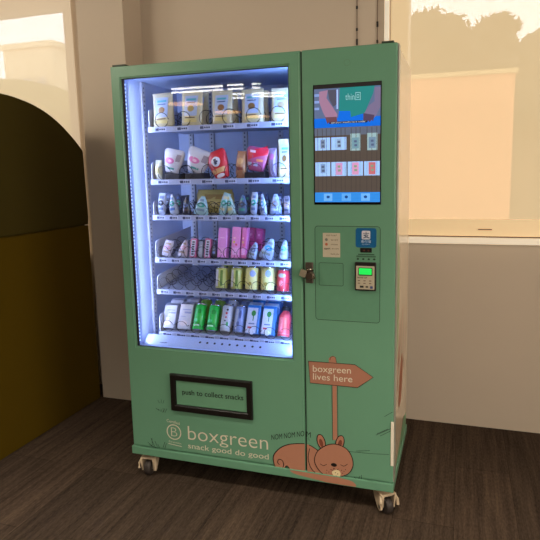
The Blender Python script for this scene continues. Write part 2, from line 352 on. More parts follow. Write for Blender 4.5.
# ------------------------------------------------------------------ lamps behind the camera (they mirror in the glass)
tube_m = emat('tube_glow', (255, 250, 240), 18.); hous = M('lamp_housing', (200, 198, 192), .5)
YG = .014
fx = [((172, 89.3), (223, 86.2), 3.6), ((228, 85.4), (243.5, 84.6), 3.8), ((252, 84), (260.5, 83.7), 4), ((233, 94.3), (244, 93.8), 4), ((252, 93.6), (285, 93.1), 3)]
for k, (a, b, gap) in enumerate(fx):
    segs = []
    for dy in (0, gap):
        P = at(a[0], a[1]+dy, 2, HZ-.06); Q = at(b[0], b[1]+dy, 2, HZ-.06)
        P.y = 2*YG-P.y; Q.y = 2*YG-Q.y; segs.append((P, Q))
    c = (segs[0][0]+segs[0][1]+segs[1][0]+segs[1][1])/4
    t = thing('ceiling_light', 'twin-tube strip light on the ceiling, mirrored as white lines in the glass door', 'ceiling light', (c.x, c.y, HZ), group='strip lights mirrored in the glass')
    for P, Q in segs:
        bm = bmesh.new(); tube(bm, [P-Vector((c.x, c.y, HZ)), Q-Vector((c.x, c.y, HZ))], .010, 10); finish('tube', bm, tube_m, t)
        d = (Q-P); L = d.length; mid = (P+Q)/2-Vector((c.x, c.y, HZ))
        bm = bmesh.new(); box(bm, -L/2, L/2, -.04, .04, -.032, -.002, .004); bm.transform(Matrix.Translation((mid.x, mid.y, 0)) @ Matrix.Rotation(math.atan2(d.y, d.x), 4, 'Z'))
        finish('housing', bm, hous, t)
warm_m = emat('pendant_glow', (255, 190, 105), 5.)
for k, (a, b, yy, D) in enumerate(((170, 202, 104.5, 4.6), (216, 241, 112.3, 4.6), (247.6, 270, 116.5, 4.6))):
    P = at(a, yy, 1, D); Q = at(b, yy, 1, D); rr = (Q.x-P.x)/2
    t = thing('pendant_lamp', 'warm disc pendant lamp, mirrored as %s orange streak in the glass door' % ('the leftmost', 'the middle', 'the rightmost')[k], 'lamp', ((P.x+Q.x)/2, -D+2*YG, P.z), group='warm pendant lamps mirrored in the glass')
    bm = bmesh.new(); lathe(bm, [(rr*.97, -.012), (rr*.97, -.004)], 32); finish('diffuser', bm, warm_m, t)
    bm = bmesh.new(); lathe(bm, [(rr, -.003), (rr, .02), (rr*.5, .05), (.03, .09)], 32); finish('lamp_shade', bm, M('pendant_shade', (70, 58, 46), .5), t)
    bm = bmesh.new(); tube(bm, [(0, 0, .09), (0, 0, HZ-P.z)], .004, 6); finish('cord', bm, M('cord_black', (20, 20, 20), .5), t)
def area(name, loc, tgt, sx, sy, power, c):
    l = bpy.data.lights.new(name, 'AREA'); l.shape = 'RECTANGLE'; l.size = sx; l.size_y = sy; l.energy = power; l.color = c
    o = bpy.data.objects.new(name, l); C.objects.link(o); o.location = loc
    o.rotation_euler = (Vector(tgt)-Vector(loc)).to_track_quat('-Z', 'Y').to_euler(); return o
area('ceiling_area_light', (2.9, -3.6, 2.84), (2.0, -1.6, 0), 2.2, 1.6, 50, (1, .90, .76))  # unseen area lamp added below the ceiling to brighten the room
area('right_fill_light', (4.5, -1.6, 1.5), (0, -.6, .9), 2.4, 1.5, 105, (1, .86, .70))  # added lamp, no window here; lights the pier return and side panel
area('left_window_light', (-3.45, -1.3, 2.05), (-.6, .79, 2.0), 1.8, .7, 48, (1, .87, .70))
area('ceiling_area_light', (-1.6, -1.9, 2.84), (-.5, -.4, .4), .9, .9, 58, (1, .86, .68))
area('rear_fill_light', (3.4, -7.9, 1.35), (1.0, 0, .6), 3.6, 1.7, 95, (1, .90, .78))  # lamp added behind the camera, no window here; brightens the lower machine
for dx in (-.5, 1.3):
    dl = area('fill_downlight', (dx, -1.45, 2.86), (dx+.05, -1.35, 0), .4, .4, 17, (1, .90, .76)); dl.data.spread = R(78)  # unseen lamps added to brighten the floor and lower machine

# ================================================================== THE VENDING MACHINE
W, DD, T, BT = 1.2505, .587, 1.93, .115
green = M('cabinet_green', (108, 158, 128), .34, var=.05, scale=5, coat=.25, spec=.5)
green_d = M('seam_green', (36, 62, 44), .6)
black = M('black_plastic', (22, 19, 18), .35)
inkm = M('ink_dark', (14, 22, 16), .6, var=.02)
cream = M('print_cream', (226, 218, 196), .55, var=.02)
vm = thing('vending_machine', 'tall green snack vending machine with glass front and touch screen, on casters', 'vending machine', (0, 0, 0))
# cabinet shell
bm = bmesh.new()
box(bm, 0.006, .04, .052, DD, BT+.04, T)            # left side
box(bm, .845, W-.012, .052, DD, BT+.04, T)           # compartment behind the control door
box(bm, .04, .845, .052, DD, 1.90, T); box(bm, .04, .845, DD-.03, DD, .62, 1.90); box(bm, .04, .845, .052, DD, BT+.04, .62)
finish('cabinet', bm, M('cabinet_white', (205, 200, 190), .4, var=.03), vm)
sidep = B('side_panel', (W-.0115, W-.001, .058, DD, BT+.045, T-.004), M('side_wrap', (228, 208, 178), .26, var=.05, scale=4, spec=.8, coat=.6), vm, bev=.002)
B('base_plinth', (-.006, W+.004, -.006, DD, BT, BT+.0395), green, vm, bev=.004)
# printed shapes on the side panel
def side_flat(name, polys, mat, off=.0006):
    bm = bmesh.new()
    for pl in polys:
        f = bm.faces.new([bm.verts.new((W-.001+off, y, z)) for y, z in pl]); f.normal_update()
        if f.normal.x < 0: f.normal_flip()
    bmesh.ops.triangulate(bm, faces=bm.faces[:]); return finish(name, bm, mat, sidep, recalc=False)
side_flat('printed_hill', [[(.06, .165), (.58, .165), (.58, .22), (.45, .25), (.3, .21), (.15, .18)]], M('side_green', (112, 150, 112), .4))
side_flat('printed_green_band', [smooth_loop([(.06, .62), (.15, .72), (.18, .95), (.15, 1.15), (.06, 1.25)], closed=False)], M('side_green_pale', (150, 165, 120), .35))
side_flat('printed_brown_leaves', [smooth_loop([(.2, .42), (.3, .4), (.36, .5), (.34, .62), (.24, .56)]), ] + [[(a, b), (a+.018, b), (a+.055, b+.2), (a+.04, b+.2)] for a, b in ((.2, .6), (.3, .64), (.4, .52), (.14, .5))], M('side_brown', (150, 84, 54), .5))

# doors ---------------------------------------------------------------
def frame_mesh(name, x0, x1, z0, z1, y0, y1, hole, mat, parent, bev=.005):
    bm = bmesh.new(); hx0, hx1, hz0, hz1 = hole
    O = [(x0, z0), (x1, z0), (x1, z1), (x0, z1)]; I = [(hx0, hz0), (hx1, hz0), (hx1, hz1), (hx0, hz1)]
    v = {}
    for nm, P in (('O', O), ('I', I)):
        for i, (x, z) in enumerate(P):
            for yy in (y0, y1): v[nm, i, yy] = bm.verts.new((x, yy, z))
    for i in range(4):
        j = (i+1) % 4
        for yy in (y0, y1): bm.faces.new((v['O', i, yy], v['O', j, yy], v['I', j, yy], v['I', i, yy]))
        for nm in 'OI': bm.faces.new((v[nm, i, y0], v[nm, j, y0], v[nm, j, y1], v[nm, i, y1]))
    es = [e for e in bm.edges if {round(a, 5) for a in (e.verts[0].co.y, e.verts[1].co.y)} == {round(y0, 5)} and abs(abs((e.verts[0].co-e.verts[1].co).x) * abs((e.verts[0].co-e.verts[1].co).z)) < 1e-9]
    bmesh.ops.recalc_face_normals(bm, faces=bm.faces)
    bmesh.ops.bevel(bm, geom=es, offset=bev, segments=3, affect='EDGES')
    return finish(name, bm, mat, parent)
GX0, GX1, GZ0, GZ1 = .050, .821, .659, 1.878
dd = frame_mesh('display_door', 0, .8705, BT+.042, T, 0, .05, (GX0, GX1, GZ0, GZ1), green, vm, .006)
cdr = B('control_door', (.8775, W, 0, .05, BT+.042, T), green, vm, bev=.006, seg=3)
B('door_seam', (.8708, .8772, .006, .049, BT+.045, T-.004), green_d, vm)
frame_mesh('glass_gasket', GX0-.004, GX1+.004, GZ0-.004, GZ1+.004, .0105, .0135, (GX0+.012, GX1-.004, GZ0+.003, GZ1-.004), M('gasket', (34, 36, 52), .6), dd, .001)
frame_mesh('door_lining', GX0+.0001, GX1-.0001, GZ0+.0001, GZ1-.0001, .0140, .0505, (GX0+.0014, GX1-.0014, GZ0+.0014, GZ1-.0014), M('lining_glow', (150, 174, 226), .5, emit=.10), dd, .0003)  # lining glows a little by itself, light put into its material
B('glass_pane', (GX0+.0005, GX1-.0005, .0075, .0100, GZ0+.0005, GZ1-.0005), glass_mat('door_glass', .035), dd)
for x0, x1 in ((.01, .075), (1.19, 1.236)):
    B('hinge_plate', (x0, x1, .004, .05, T+.0005, T+.008), M('hinge_dark', (52, 66, 50), .5), vm, bev=.002)
B('edge_strip', (W+.0005, W+.005, .006, .050, BT+.045, T-.003), M('edge_grey', (150, 150, 136), .35), vm, bev=.001)
# torn white wrap on the right-hand corner of the control door
B('white_corner_guard', (1.2405, W+.0025, -.0032, -.0005, .235, .43), M('guard_white', (240, 230, 210), .5), cdr, bev=.002)

# interior liner ------------------------------------------------------
LX0, LX1, LY1, LZ0, LZ1 = .041, .844, .52, .645, 1.895
bm = bmesh.new()
box(bm, LX0, LX0+.006, .052, LY1, LZ0, LZ1); box(bm, LX1-.006, LX1, .052, LY1, LZ0, LZ1); box(bm, LX0, LX1, LY1, LY1+.006, LZ0, LZ1)
box(bm, LX0, LX1, .052, LY1, LZ0-.006, LZ0+.008); box(bm, LX0, LX1, .052, LY1, LZ1-.006, LZ1)
liner = finish('interior_liner', bm, M('liner_white', (172, 188, 224), .45, var=.03, scale=6), vm)
bm = bmesh.new()
AP = [(.036, .650), (.036, .6600), (.088, .6960), (.093, .6960), (.093, .650)]
a_ = [bm.verts.new((GX0+.013, y, z)) for y, z in AP]; b_ = [bm.verts.new((.829, y, z)) for y, z in AP]
bm.faces.new(a_); bm.faces.new(b_[::-1])
for k in range(5): bm.faces.new((a_[k], b_[k], b_[(k+1) % 5], a_[(k+1) % 5]))
apron = finish('bottom_apron', bm, M('apron_white', (150, 168, 214), .4), vm)
for i in range(9):
    bm = bmesh.new(); lathe(bm, [(.0055, .0), (.0055, .0008)], 12, Matrix.Translation((.350+.2985/8*i, .066, .6810)) @ Matrix.Rotation(R(34.7), 4, 'X'))
    finish('vent_hole', bm, M('hole_black', (14, 16, 26), .8), apron)
for a, b in (((160, 345), (163, 344)), ((163, 347), (166, 345)), ((148, 344), (150, 343)), ((165, 343.6), (167, 343))):
    bm = bmesh.new(); P, Q = at(*a, 1, .05), at(*b, 1, .05); P.z, Q.z = .6700, .6715; Q.y += .002; tube(bm, [P, Q], .0016, 4)
    finish('apron_print', bm, M('apron_ink', (60, 70, 110), .6), apron)
# vertical slotted rails at the back and sides
for x in (.125, .245, .43, .62):
    rl = B('slotted_rail', (x-.012, x+.012, LY1-.014, LY1-.001, LZ0+.01, LZ1-.01), M('rail_grey', (176, 182, 200), .4), liner)
    bm = bmesh.new()
    for k in range(60): box(bm, x-.003, x+.003, LY1-.0155, LY1-.0143, LZ0+.03+k*.02, LZ0+.038+k*.02)
    finish('rail_slots', bm, M('slot_dark', (46, 52, 84), .7), liner)
rl = B('slotted_rail', (LX0+.007, LX0+.017, .16, .19, LZ0+.01, LZ1-.01), MATS['rail_grey'], liner)
bm = bmesh.new()
for k in range(60): box(bm, LX0+.0172, LX0+.018, .172, .178, LZ0+.03+k*.02, LZ0+.038+k*.02)
finish('rail_slots', bm, MATS['slot_dark'], liner)
# light strips
led = emat('led_glow', (190, 215, 255), 2.2)
for x, s in ((GX0+.0032, 1), (GX1-.008, -1)):
    ch = B('light_strip', (x-.0015, x+.0015, .024, .030, GZ0+.01, GZ1-.01), M('led_channel', (120, 145, 225), .5, emit=.15), dd)
    bm = bmesh.new()
    for k in range(70): box(bm, x+.0016, x+.0024, .0250, .0290, GZ0+.02+k*.017, GZ0+.027+k*.017)
    finish('light_dots', bm, led, ch)
def strip_light(loc, tgt, w, l, p, c=(.36, .52, 1.0)):
    o = area('cabinet_light', loc, tgt, w, l, p, c); return o
zc = (GZ0+GZ1)/2
L1 = bpy.data.lights.new('cabinet_light', 'AREA')
def vstrip(x, y, dirx, diry, power, c):
    l = bpy.data.lights.new('cabinet_light', 'AREA'); l.shape = 'RECTANGLE'; l.size = 1.18; l.size_y = .012; l.energy = power; l.color = c
    o = bpy.data.objects.new('cabinet_light', l); C.objects.link(o)
    f = Vector((dirx, diry, 0)).normalized(); zax = -f; xax = Vector((0, 0, 1)); yax = zax.cross(xax)
    o.matrix_world = Matrix(((xax.x, yax.x, zax.x, x), (xax.y, yax.y, zax.y, y), (xax.z, yax.z, zax.z, zc), (0, 0, 0, 1)))
bpy.data.lights.remove(L1)
vstrip(GX0+.030, .040, .55, 1, 3.2, (.50, .60, .92))
vstrip(GX1-.012, .040, -.9, 1, 5.4, (.33, .54, 1.0))

# collection flap -----------------------------------------------------
fl = frame_mesh('collection_flap', .226, .632, .366, .545, -.016, -.0008, (.252, .606, .396, .516), black, vm, .004)
fp = B('flap_panel', (.2525, .6055, -.006, -.0009, .3965, .5155), M('flap_green', (108, 158, 126), .4), fl, bev=.003)
text('flap_lettering', 'push to collect snacks', xz((183, 393.6))[0], xz((244, 399.8))[0], .024, -.0066, inkm, fl, bold=.012)
for a, b in (((.2525, .3965), (.230, .370)), ((.6055, .3965), (.628, .370)), ((.2525, .5155), (.230, .541)), ((.6055, .5155), (.628, .541))):
    bm = bmesh.new(); tube(bm, [(a[0], -.0065, a[1]), (b[0], -.0165, b[1])], .0012, 4)
    finish('frame_mitre', bm, M('mitre_grey', (60, 54, 50), .4), fl)

# printed lettering and logo on the display door -----------------------
e0 = -.0008
text('shop_lettering', 'boxgreen', xz((188.3, 439.3))[0], xz((268.2, 449.8))[0], .067, e0, cream, dd, thin=.010)
text('slogan_lettering', 'snack good do good', xz((188.3, 448))[0], xz((268.8, 459.4))[0], .026, e0, cream, dd, thin=.0)
c = at(174, 432); r = .036
bm_polys = ribbon([(c.x+r*math.cos(R(a)), c.z+r*math.sin(R(a))) for a in range(0, 361, 10)], .005)
lg = flat('round_emblem', bm_polys, e0, cream, dd)
text('emblem_letter', 'B', (c.x-.015, c.z-.0225), (c.x+.017, c.z-.0225), .045, e0, cream, lg, thin=.02)
text('emblem_caption', 'Certified', (c.x-.035, c.z+.048), (c.x+.032, c.z+.040), .014, e0, cream, lg)
text('emblem_caption', 'Corporation', (c.x-.030, c.z-.0535), (c.x+.036, c.z-.0575), .008, e0, cream, lg)
flat('emblem_underline', [[(c.x-.033, c.z-.060), (c.x+.038, c.z-.0665), (c.x+.038, c.z-.0695), (c.x-.033, c.z-.063)]], e0, cream, lg)

# drawings: grass tufts and scratches
def strokes(name, lst, w, parent, m=inkm, y=e0):
    if parent is cdr and name != 'nom_lettering_stub' and len(lst) > 1:
        for s in lst: strokes(name, [s], w, parent, m, y)
        return
    P = []
    for s in lst: P += ribbon(xz(*s), w)
    return flat(name, P, y, m, parent)
strokes('grass_print', [((158, 400), (159.5, 403)), ((161.5, 399.5), (161.2, 403)), ((164, 400), (163, 403.5))], .0018, dd)
strokes('grass_print', [((156, 408), (159, 410.5)), ((158, 409), (161.5, 411.5)), ((161, 409), (162.5, 412)), ((165, 408.6), (163, 412.4)), ((167, 408.6), (165, 412.6)), ((163, 408), (164, 412))], .0018, dd)
strokes('grass_print', [((151, 438), (154.5, 446)), ((148, 442), (153, 446.5)), ((155, 441), (157.5, 446.5)), ((152, 438), (152.5, 445)), ((158, 444), (159.5, 448)), ((149, 444.5), (156, 447.5))], .0022, dd)
strokes('grass_print', [((165, 442), (163, 448)), ((166.5, 443), (165, 448.5))], .0022, dd)
strokes('scratch_print', [((376, 435), (391, 428.5)), ((377, 433.8), (388, 429)), ((380, 436), (391, 430.8)), ((384.5, 416.5), (392.5, 412)), ((356, 451), (370, 450.5)), ((345, 451), (370, 453.5), (389, 454.5))], .0016, cdr)
strokes('corner_mark', [((336, 473.5), (337, 478.5)), ((360, 476), (358.5, 479)), ((361.5, 475), (361.5, 479)), ((354, 477), (357, 479)), ((337.5, 488), (345, 488.5))], .002, cdr)
strokes('seam_line_print', [((138.5, 447.8), (165, 450.5), (200, 455.8), (250, 464.5), (271, 467.6))], .0016, dd, M('seam_shadow', (48, 84, 58), .6))

# signpost ------------------------------------------------------------
brown = M('print_brown', (182, 126, 100), .5, var=.03); ink_b = M('ink_brown', (34, 20, 16), .6)
sg = flat('printed_signpost', [xz((328.8, 358.5), (330, 357), (332, 356), (334.5, 356.3), (336, 358), (336.6, 363), (337.3, 440), (333, 440), (332.5, 385), (329.3, 384.5))], e0, brown, cdr)
board = xz((308.5, 361), (355, 364.5), (373.3, 377.3), (357.5, 387.5), (310.3, 382.8))
flat('sign_board', [board], e0-.0006, M('print_brown_board', (174, 118, 94), .5), sg)
flat('sign_outline', ribbon(board+[board[0]], .0026), e0-.0010, ink_b, sg)
flat('post_outline', ribbon(xz((331.9, 385), (332.8, 440)), .002)+ribbon(xz((337.6, 386), (338, 437)), .002)+ribbon(xz((330, 360), (330.6, 357.4), (333, 356), (335.6, 357.4), (336.6, 362.5)), .002), e0-.0004, ink_b, sg)
text('sign_lettering', 'boxgreen', xz((313, 371.4))[0], xz((351, 373.5))[0], .028, e0-.0014, cream, sg)
text('sign_lettering', 'lives here', xz((313.2, 379.2))[0], xz((352.5, 382.2))[0], .028, e0-.0014, cream, sg)
strokes('nom_lettering_stub', [((308, 437.5), (309.5, 441))], .001, cdr)
text('eating_lettering', 'NOM NOM NO', xz((271.5, 440))[0], xz((304.3, 436))[0], .025, e0, inkm, dd)
text('eating_lettering', 'M', xz((306.6, 436.6))[0], xz((310.8, 437.6))[0], .025, e0, inkm, cdr)

# squirrel-like animal drawing, split over both doors -------------------
def cp(*q): return xz(*[(260+a/3.375, 400+b/3.375) for a, b in q])
bodyp = smooth_loop(cp((45, 195), (60, 168), (95, 150), (150, 147), (185, 162), (215, 190), (250, 250), (312, 272), (322, 292), (260, 284), (200, 268), (115, 245), (92, 222), (78, 236), (56, 232)))
def clipz(poly, z):
    o = []; n = len(poly)
    for i in range(n):
        a, b = poly[i], poly[(i+1) % n]
        if a[1] <= z: o.append(a)
        if (a[1] <= z) != (b[1] <= z):
            t = (z-a[1])/(b[1]-a[1]); o.append((a[0]+t*(b[0]-a[0]), z))
    return o
for dn, par, left, xx in (('printed_tail', dd, True, .869), ('printed_animal', cdr, False, .879)):
    pc = clip(bodyp, xx, left); o = flat(dn, [pc], e0, brown, par)
    seg = [p for p in bodyp+[bodyp[0]]]
    runs = []; cur = []
    for p in seg:
        if (p[0] <= xx) == left: cur.append(p)
        else:
            if len(cur) > 1: runs.append(cur)
            cur = []
    if len(cur) > 1: runs.append(cur)
    flat('drawn_outline', [q_ for r_ in runs for q_ in ribbon(r_, .0034)], e0-.0008, ink_b, o)
    if left: tail = o
    else: ani = o
flat('tail_swirl', ribbon(smooth_loop(cp((72, 236), (80, 220), (76, 204), (64, 200), (60, 210), (66, 218)), closed=False), .0034), e0-.0010, ink_b, tail)
flat('drawn_haunch', ribbon(smooth_loop(cp((168, 163), (163, 195), (172, 228), (195, 250), (225, 258)), closed=False), .0032), e0-.0010, ink_b, ani)
head = smooth_loop(cp((186, 212), (192, 176), (222, 153), (255, 148), (290, 162), (310, 190), (314, 222), (298, 248), (262, 258), (215, 250)))
for s, (cx_, cz_) in ((1, (207, 140)), (-1, (270, 143))):
    e = ell(*cp((cx_, cz_))[0], .0175, .0335, rot=14*s); o = flat('printed_ear', [e], e0-.0012, brown, ani)
    flat('ear_outline', ribbon(e+[e[0]], .0034), e0-.0016, ink_b, o)
    f = ell(*cp((cx_, cz_+4))[0], .0085, .019, rot=14*s); flat('inner_ear', [f], e0-.0018, M('ear_inner', (128, 70, 50), .5), o)
hd_ = flat('printed_head', [head], e0-.0020, brown, ani)
flat('head_outline', ribbon(head+[head[0]], .0034), e0-.0024, ink_b, hd_)
flat('closed_eye', ribbon(smooth_loop(cp((204, 214), (214, 220), (226, 216)), closed=False), .0026), e0-.0024, ink_b, hd_)
flat('closed_eye', ribbon(smooth_loop(cp((272, 217), (284, 222), (296, 215)), closed=False), .0026), e0-.0024, ink_b, hd_)
flat('nose', [ell(*cp((250, 218))[0], .013, .0085)], e0-.0024, M('nose_black', (20, 14, 12), .5), hd_)
flat('whisker_dots', [ell(*cp(p)[0], .002, .002, 8) for p in ((226, 236), (233, 242), (224, 245), (276, 236), (284, 240), (279, 246), (289, 234))], e0-.0024, ink_b, hd_)
flat('mouth', ribbon(smooth_loop(cp((238, 232), (246, 236), (250, 228), (256, 236), (266, 231)), closed=False), .002), e0-.0024, ink_b, hd_)
flat('belly_line', ribbon(smooth_loop(cp((196, 262), (240, 272), (262, 262), (300, 268), (318, 284)), closed=False), .0032), e0-.0020, ink_b, ani)
flat('cookie', [smooth_loop(cp((244, 240), (258, 234), (270, 240), (272, 252), (262, 263), (250, 260), (246, 250)))], e0-.0028, M('cookie_cream', (232, 212, 166), .5), ani)
flat('cookie_chips', [ell(*cp(p)[0], .0022, .0022, 8) for p in ((255, 244), (263, 248), (258, 255))], e0-.0032, ink_b, ani)

low = clipz(bodyp, .1505)
pl_ = [o_ for o_ in vm.children if o_.name.startswith('base_plinth')][0]
if len(low) > 2:
    lp = flat('printed_animal_foot', [[(x_, max(z_, .119)) for x_, z_ in clip(low, .80, False)]], -.0066, brown, pl_)

# touch screen --------------------------------------------------------
SX0, SX1, SZ0, SZ1 = .924, 1.193, 1.325, 1.794
scr = B('touch_screen', (SX0, SX1, -.0030, -.0003, SZ0, SZ1), M('screen_black', (14, 14, 18), .2), cdr, bev=.0008)
cdr_children = scr
scr.parent = vm
def sc(u, v): return (SX0+u*(SX1-SX0), SZ1-v*(SZ1-SZ0))          # u right, v down, 0..1
def srect(u0, u1, v0, v1): return [sc(u0, v1), sc(u1, v1), sc(u1, v0), sc(u0, v0)]
def E(rgb, s=.75): return M('screen_%d_%d_%d' % rgb, rgb, .4, var=.02, emit=s, spec=.2)
y1_, y2_, y3_, y4_ = -.0033, -.0036, -.0039, -.0042
def vsc(u, v): return sc(u, v*.912+.003)
_sc, _sr = sc, srect
vp = flat('video_picture', [srect(.015, .985, .035, .354)], y1_, E((92, 110, 150), .55), scr)
def vsrect(u0, u1, v0, v1): return srect(u0, u1, v0*.912+.003, v1*.912+.003)
flat('video_table', [vsrect(.015, .985, .30, .385), [vsc(.37, .30), vsc(.75, .30), vsc(.72, .20), vsc(.40, .19)]], y2_, E((14, 96, 206), .85), vp)
flat('video_shirt', [[vsc(.38, .24), vsc(.55, .245), vsc(.56, .30), vsc(.76, .27), vsc(.80, .21), vsc(.88, .10), vsc(.90, .035), vsc(.40, .035)]], y3_, E((38, 128, 130), .6), vp)
text('video_shirt_lettering', 'thin回', vsc(.48, .145), vsc(.70, .15), .028, y4_, E((140, 190, 200), .6), vp)
flat('video_bright_edge', [vsrect(.35, .372, .05, .22)], y3_, E((150, 180, 240)), vp)
flat('video_arm', [[vsc(*p) for p in ((.09, .06), (.22, .05), (.20, .12), (.30, .21), (.36, .27), (.35, .33), (.22, .33), (.15, .25), (.09, .15))]], y3_, E((160, 125, 160), .5), vp)
flat('video_arm', [[vsc(*p) for p in ((.90, .05), (.985, .05), (.985, .22), (.92, .30), (.84, .345), (.74, .33), (.74, .28), (.83, .20), (.90, .17))]], y3_, E((120, 112, 150), .5), vp)
flat('video_hand', [[vsc(*p) for p in ((.18, .29), (.35, .29), (.36, .345), (.33, .352), (.32, .33), (.30, .355), (.28, .335), (.26, .355), (.24, .335), (.21, .35))]], y4_, E((110, 76, 92), .45), vp)
flat('video_hand', [[vsc(*p) for p in ((.74, .27), (.90, .29), (.88, .345), (.86, .33), (.83, .352), (.81, .335), (.78, .35), (.76, .33), (.74, .345))]], y4_, E((84, 70, 100), .45), vp)
flat('video_sleeve', [[vsc(*p) for p in ((.22, .05), (.35, .05), (.35, .18), (.30, .20), (.24, .13))]], y3_, E((84, 86, 108), .4), vp)
flat('video_blind', [vsrect(.02, .09, a, a+.022) for a in (.08, .14, .20)], y3_, E((130, 160, 220), .6), vp)
flat('caption_bar', [vsrect(.24, .80, .333, .352)], y4_, E((28, 30, 48), .3), vp)
text('caption_lettering', 'get your snacks here today', vsc(.27, .348), vsc(.77, .348), .006, -.0045, E((190, 200, 210)), vp)
flat('screen_status_bar', [srect(.015, .985, .004, .033)], y1_, E((44, 40, 40), .3), scr)
wood = flat('menu_background', [srect(.015, .985, .355, .894)], y1_, E((92, 84, 80), .35), scr)
sc, srect = _sc, _sr
flat('menu_wood_grain', [srect(a, a+.008, .36, .89) for a in (.06, .13, .19, .26, .33, .41, .47, .56, .63, .69, .79, .86, .93)], y2_, E((80, 74, 72), .3), wood)
flat('menu_top_glow', [srect(.015, .985, .355, .42)], -.0035, E((100, 112, 138), .4), wood)
tw = .21
for i in range(4):
    for j in range(2):
        u = .025+i*.243; v = .435+j*.205
        narrow = (j == 0 and i > 1)
        tl = flat('product_tile', [srect(u+(.04 if narrow else 0), u+(.19 if narrow else .225), v-(.025 if narrow else 0), v+(.115 if narrow else .105)+.012*j)], y2_, E((150, 190, 245) if not narrow else (140, 170, 180), .75), wood)
        pk = flat('product_picture', [srect(u+.08, u+.15, v+.015, v+.09)] if i < 2 and j == 0 or (i == 0) else [srect(u+.065, u+.165, v+.008, v+.098+.01*j)], y3_, E(((120, 150, 190), (196, 150, 200), (206, 150, 196), (190, 110, 120))[i] if j else ((120, 140, 170), (140, 170, 200), (110, 150, 170), (110, 140, 170))[i], .6), tl)
        flat('product_mark', [srect(u+.095, u+.135, v+.03, v+.048), srect(u+.1, u+.14, v+.062, v+.08)], y4_, E((84, 100, 140), .5) if j == 0 or i == 0 else E((130, 160, 140), .5), tl)
bar = flat('menu_bar', [srect(.015, .985, .895, .978)], y1_, E((46, 128, 214), .8), scr)
flat('menu_button', [srect(.15, .28, .905, .968)], y2_, E((100, 165, 235), .8), bar)
flat('menu_button', [srect(.42, .56, .905, .968)], y2_, E((84, 155, 230), .8), bar)
flat('menu_button', [srect(.71, .84, .905, .968)], y2_, E((100, 165, 235), .8), bar)
for ub in (.215, .49, .775): flat('button_symbol', [ell(*sc(ub, .934), .007, .006, 12)], y3_, E((30, 80, 150), .5), bar)

# round embossed mark above the screen
pp = at(347, 62.5); flat('round_mark', ribbon([(pp.x+.012*math.cos(R(a)), pp.z+.012*math.sin(R(a))) for a in range(0, 361, 20)], .0012), e0, M('mark_green', (104, 138, 108), .3), cdr)

# payment panel -------------------------------------------------------
def rrect(x0, x1, z0, z1, r, n=5):
    o = []
    for cx_, cz_, a0 in ((x1-r, z1-r, 0), (x0+r, z1-r, 90), (x0+r, z0+r, 180), (x1-r, z0+r, 270)):
        for k in range(n+1):
            a = R(a0+90*k/n); o.append((cx_+r*math.cos(a), cz_+r*math.sin(a)))
    return o
pr = rrect(.925, 1.191, .846, 1.238, .012)
pay = flat('payment_panel', [pr], -.0006, M('panel_green', (100, 150, 120), .38, coat=.2), vm)
flat('panel_edge', ribbon(pr+[pr[0]], .0022), -.0010, green_d, pay)
pr2 = rrect(.941, 1.042, .993, 1.087, .006)
cc = flat('coin_cover', [pr2], -.0014, M('cover_green', (97, 146, 116), .4), pay); flat('cover_edge', ribbon(pr2+[pr2[0]], .002), -.0018, green_d, cc)
# notice sheet
ns = flat('notice_sheet', [[(.958, 1.111), (1.030, 1.111), (1.030, 1.2105), (.958, 1.2105)]], -.0014, M('paper', (198, 186, 162), .7), vm)
text('notice_lettering', 'HOW TO BUY', (.972, 1.198), (1.016, 1.198), .0055, -.0018, inkm, ns)
for k, (z, t_) in enumerate(((1.180, 'tap card'), (1.161, 'choose'))):
    flat('notice_symbol', [ell(.973, z+.003, .006, .006, 12)], -.0018, M('sym_%d' % k, ((120, 120, 110), (190, 100, 70))[k], .6), ns)
    text('notice_lettering', t_, (.992, z), (1.020, z), .006, -.0018, inkm, ns)
text('notice_lettering', 'support', (.963, 1.143), (.989, 1.143), .007, -.0018, inkm, ns, bold=.02)
text('notice_lettering', 'call us here', (.994, 1.144), (1.024, 1.144), .006, -.0018, inkm, ns)
text('notice_lettering', 'thank you', (.990, 1.122), (1.024, 1.122), .006, -.0018, inkm, ns)
# blue payment sign
bs = flat('payment_sign', [rrect(1.093, 1.176, 1.154, 1.232, .009)], -.0014, M('sign_blue', (14, 96, 148), .35), vm)
wp = flat('sign_symbol_tile', [rrect(1.1175, 1.1515, 1.1865, 1.2215, .005)], -.0018, M('tile_white', (206, 208, 214), .5), bs)
B1 = M('sign_ink', (40, 60, 96), .6)
flat('sign_symbol', ribbon([(1.123, 1.211), (1.147, 1.211)], .0022)+ribbon([(1.135, 1.218), (1.135, 1.204)], .0022)+ribbon([(1.125, 1.204), (1.144, 1.204), (1.138, 1.197), (1.124, 1.192)], .0034)+ribbon([(1.128, 1.202), (1.137, 1.197), (1.149, 1.192)], .0034), -.0022, B1, wp)
text('sign_lettering', '支付宝', (1.114, 1.1735), (1.155, 1.1735), .0105, -.0018, M('sign_print', (190, 205, 226), .5), bs, bold=.01)
text('sign_lettering', 'ALIPAY', (1.118, 1.1655), (1.151, 1.1655), .0035, -.0018, MATS['sign_print'], bs)
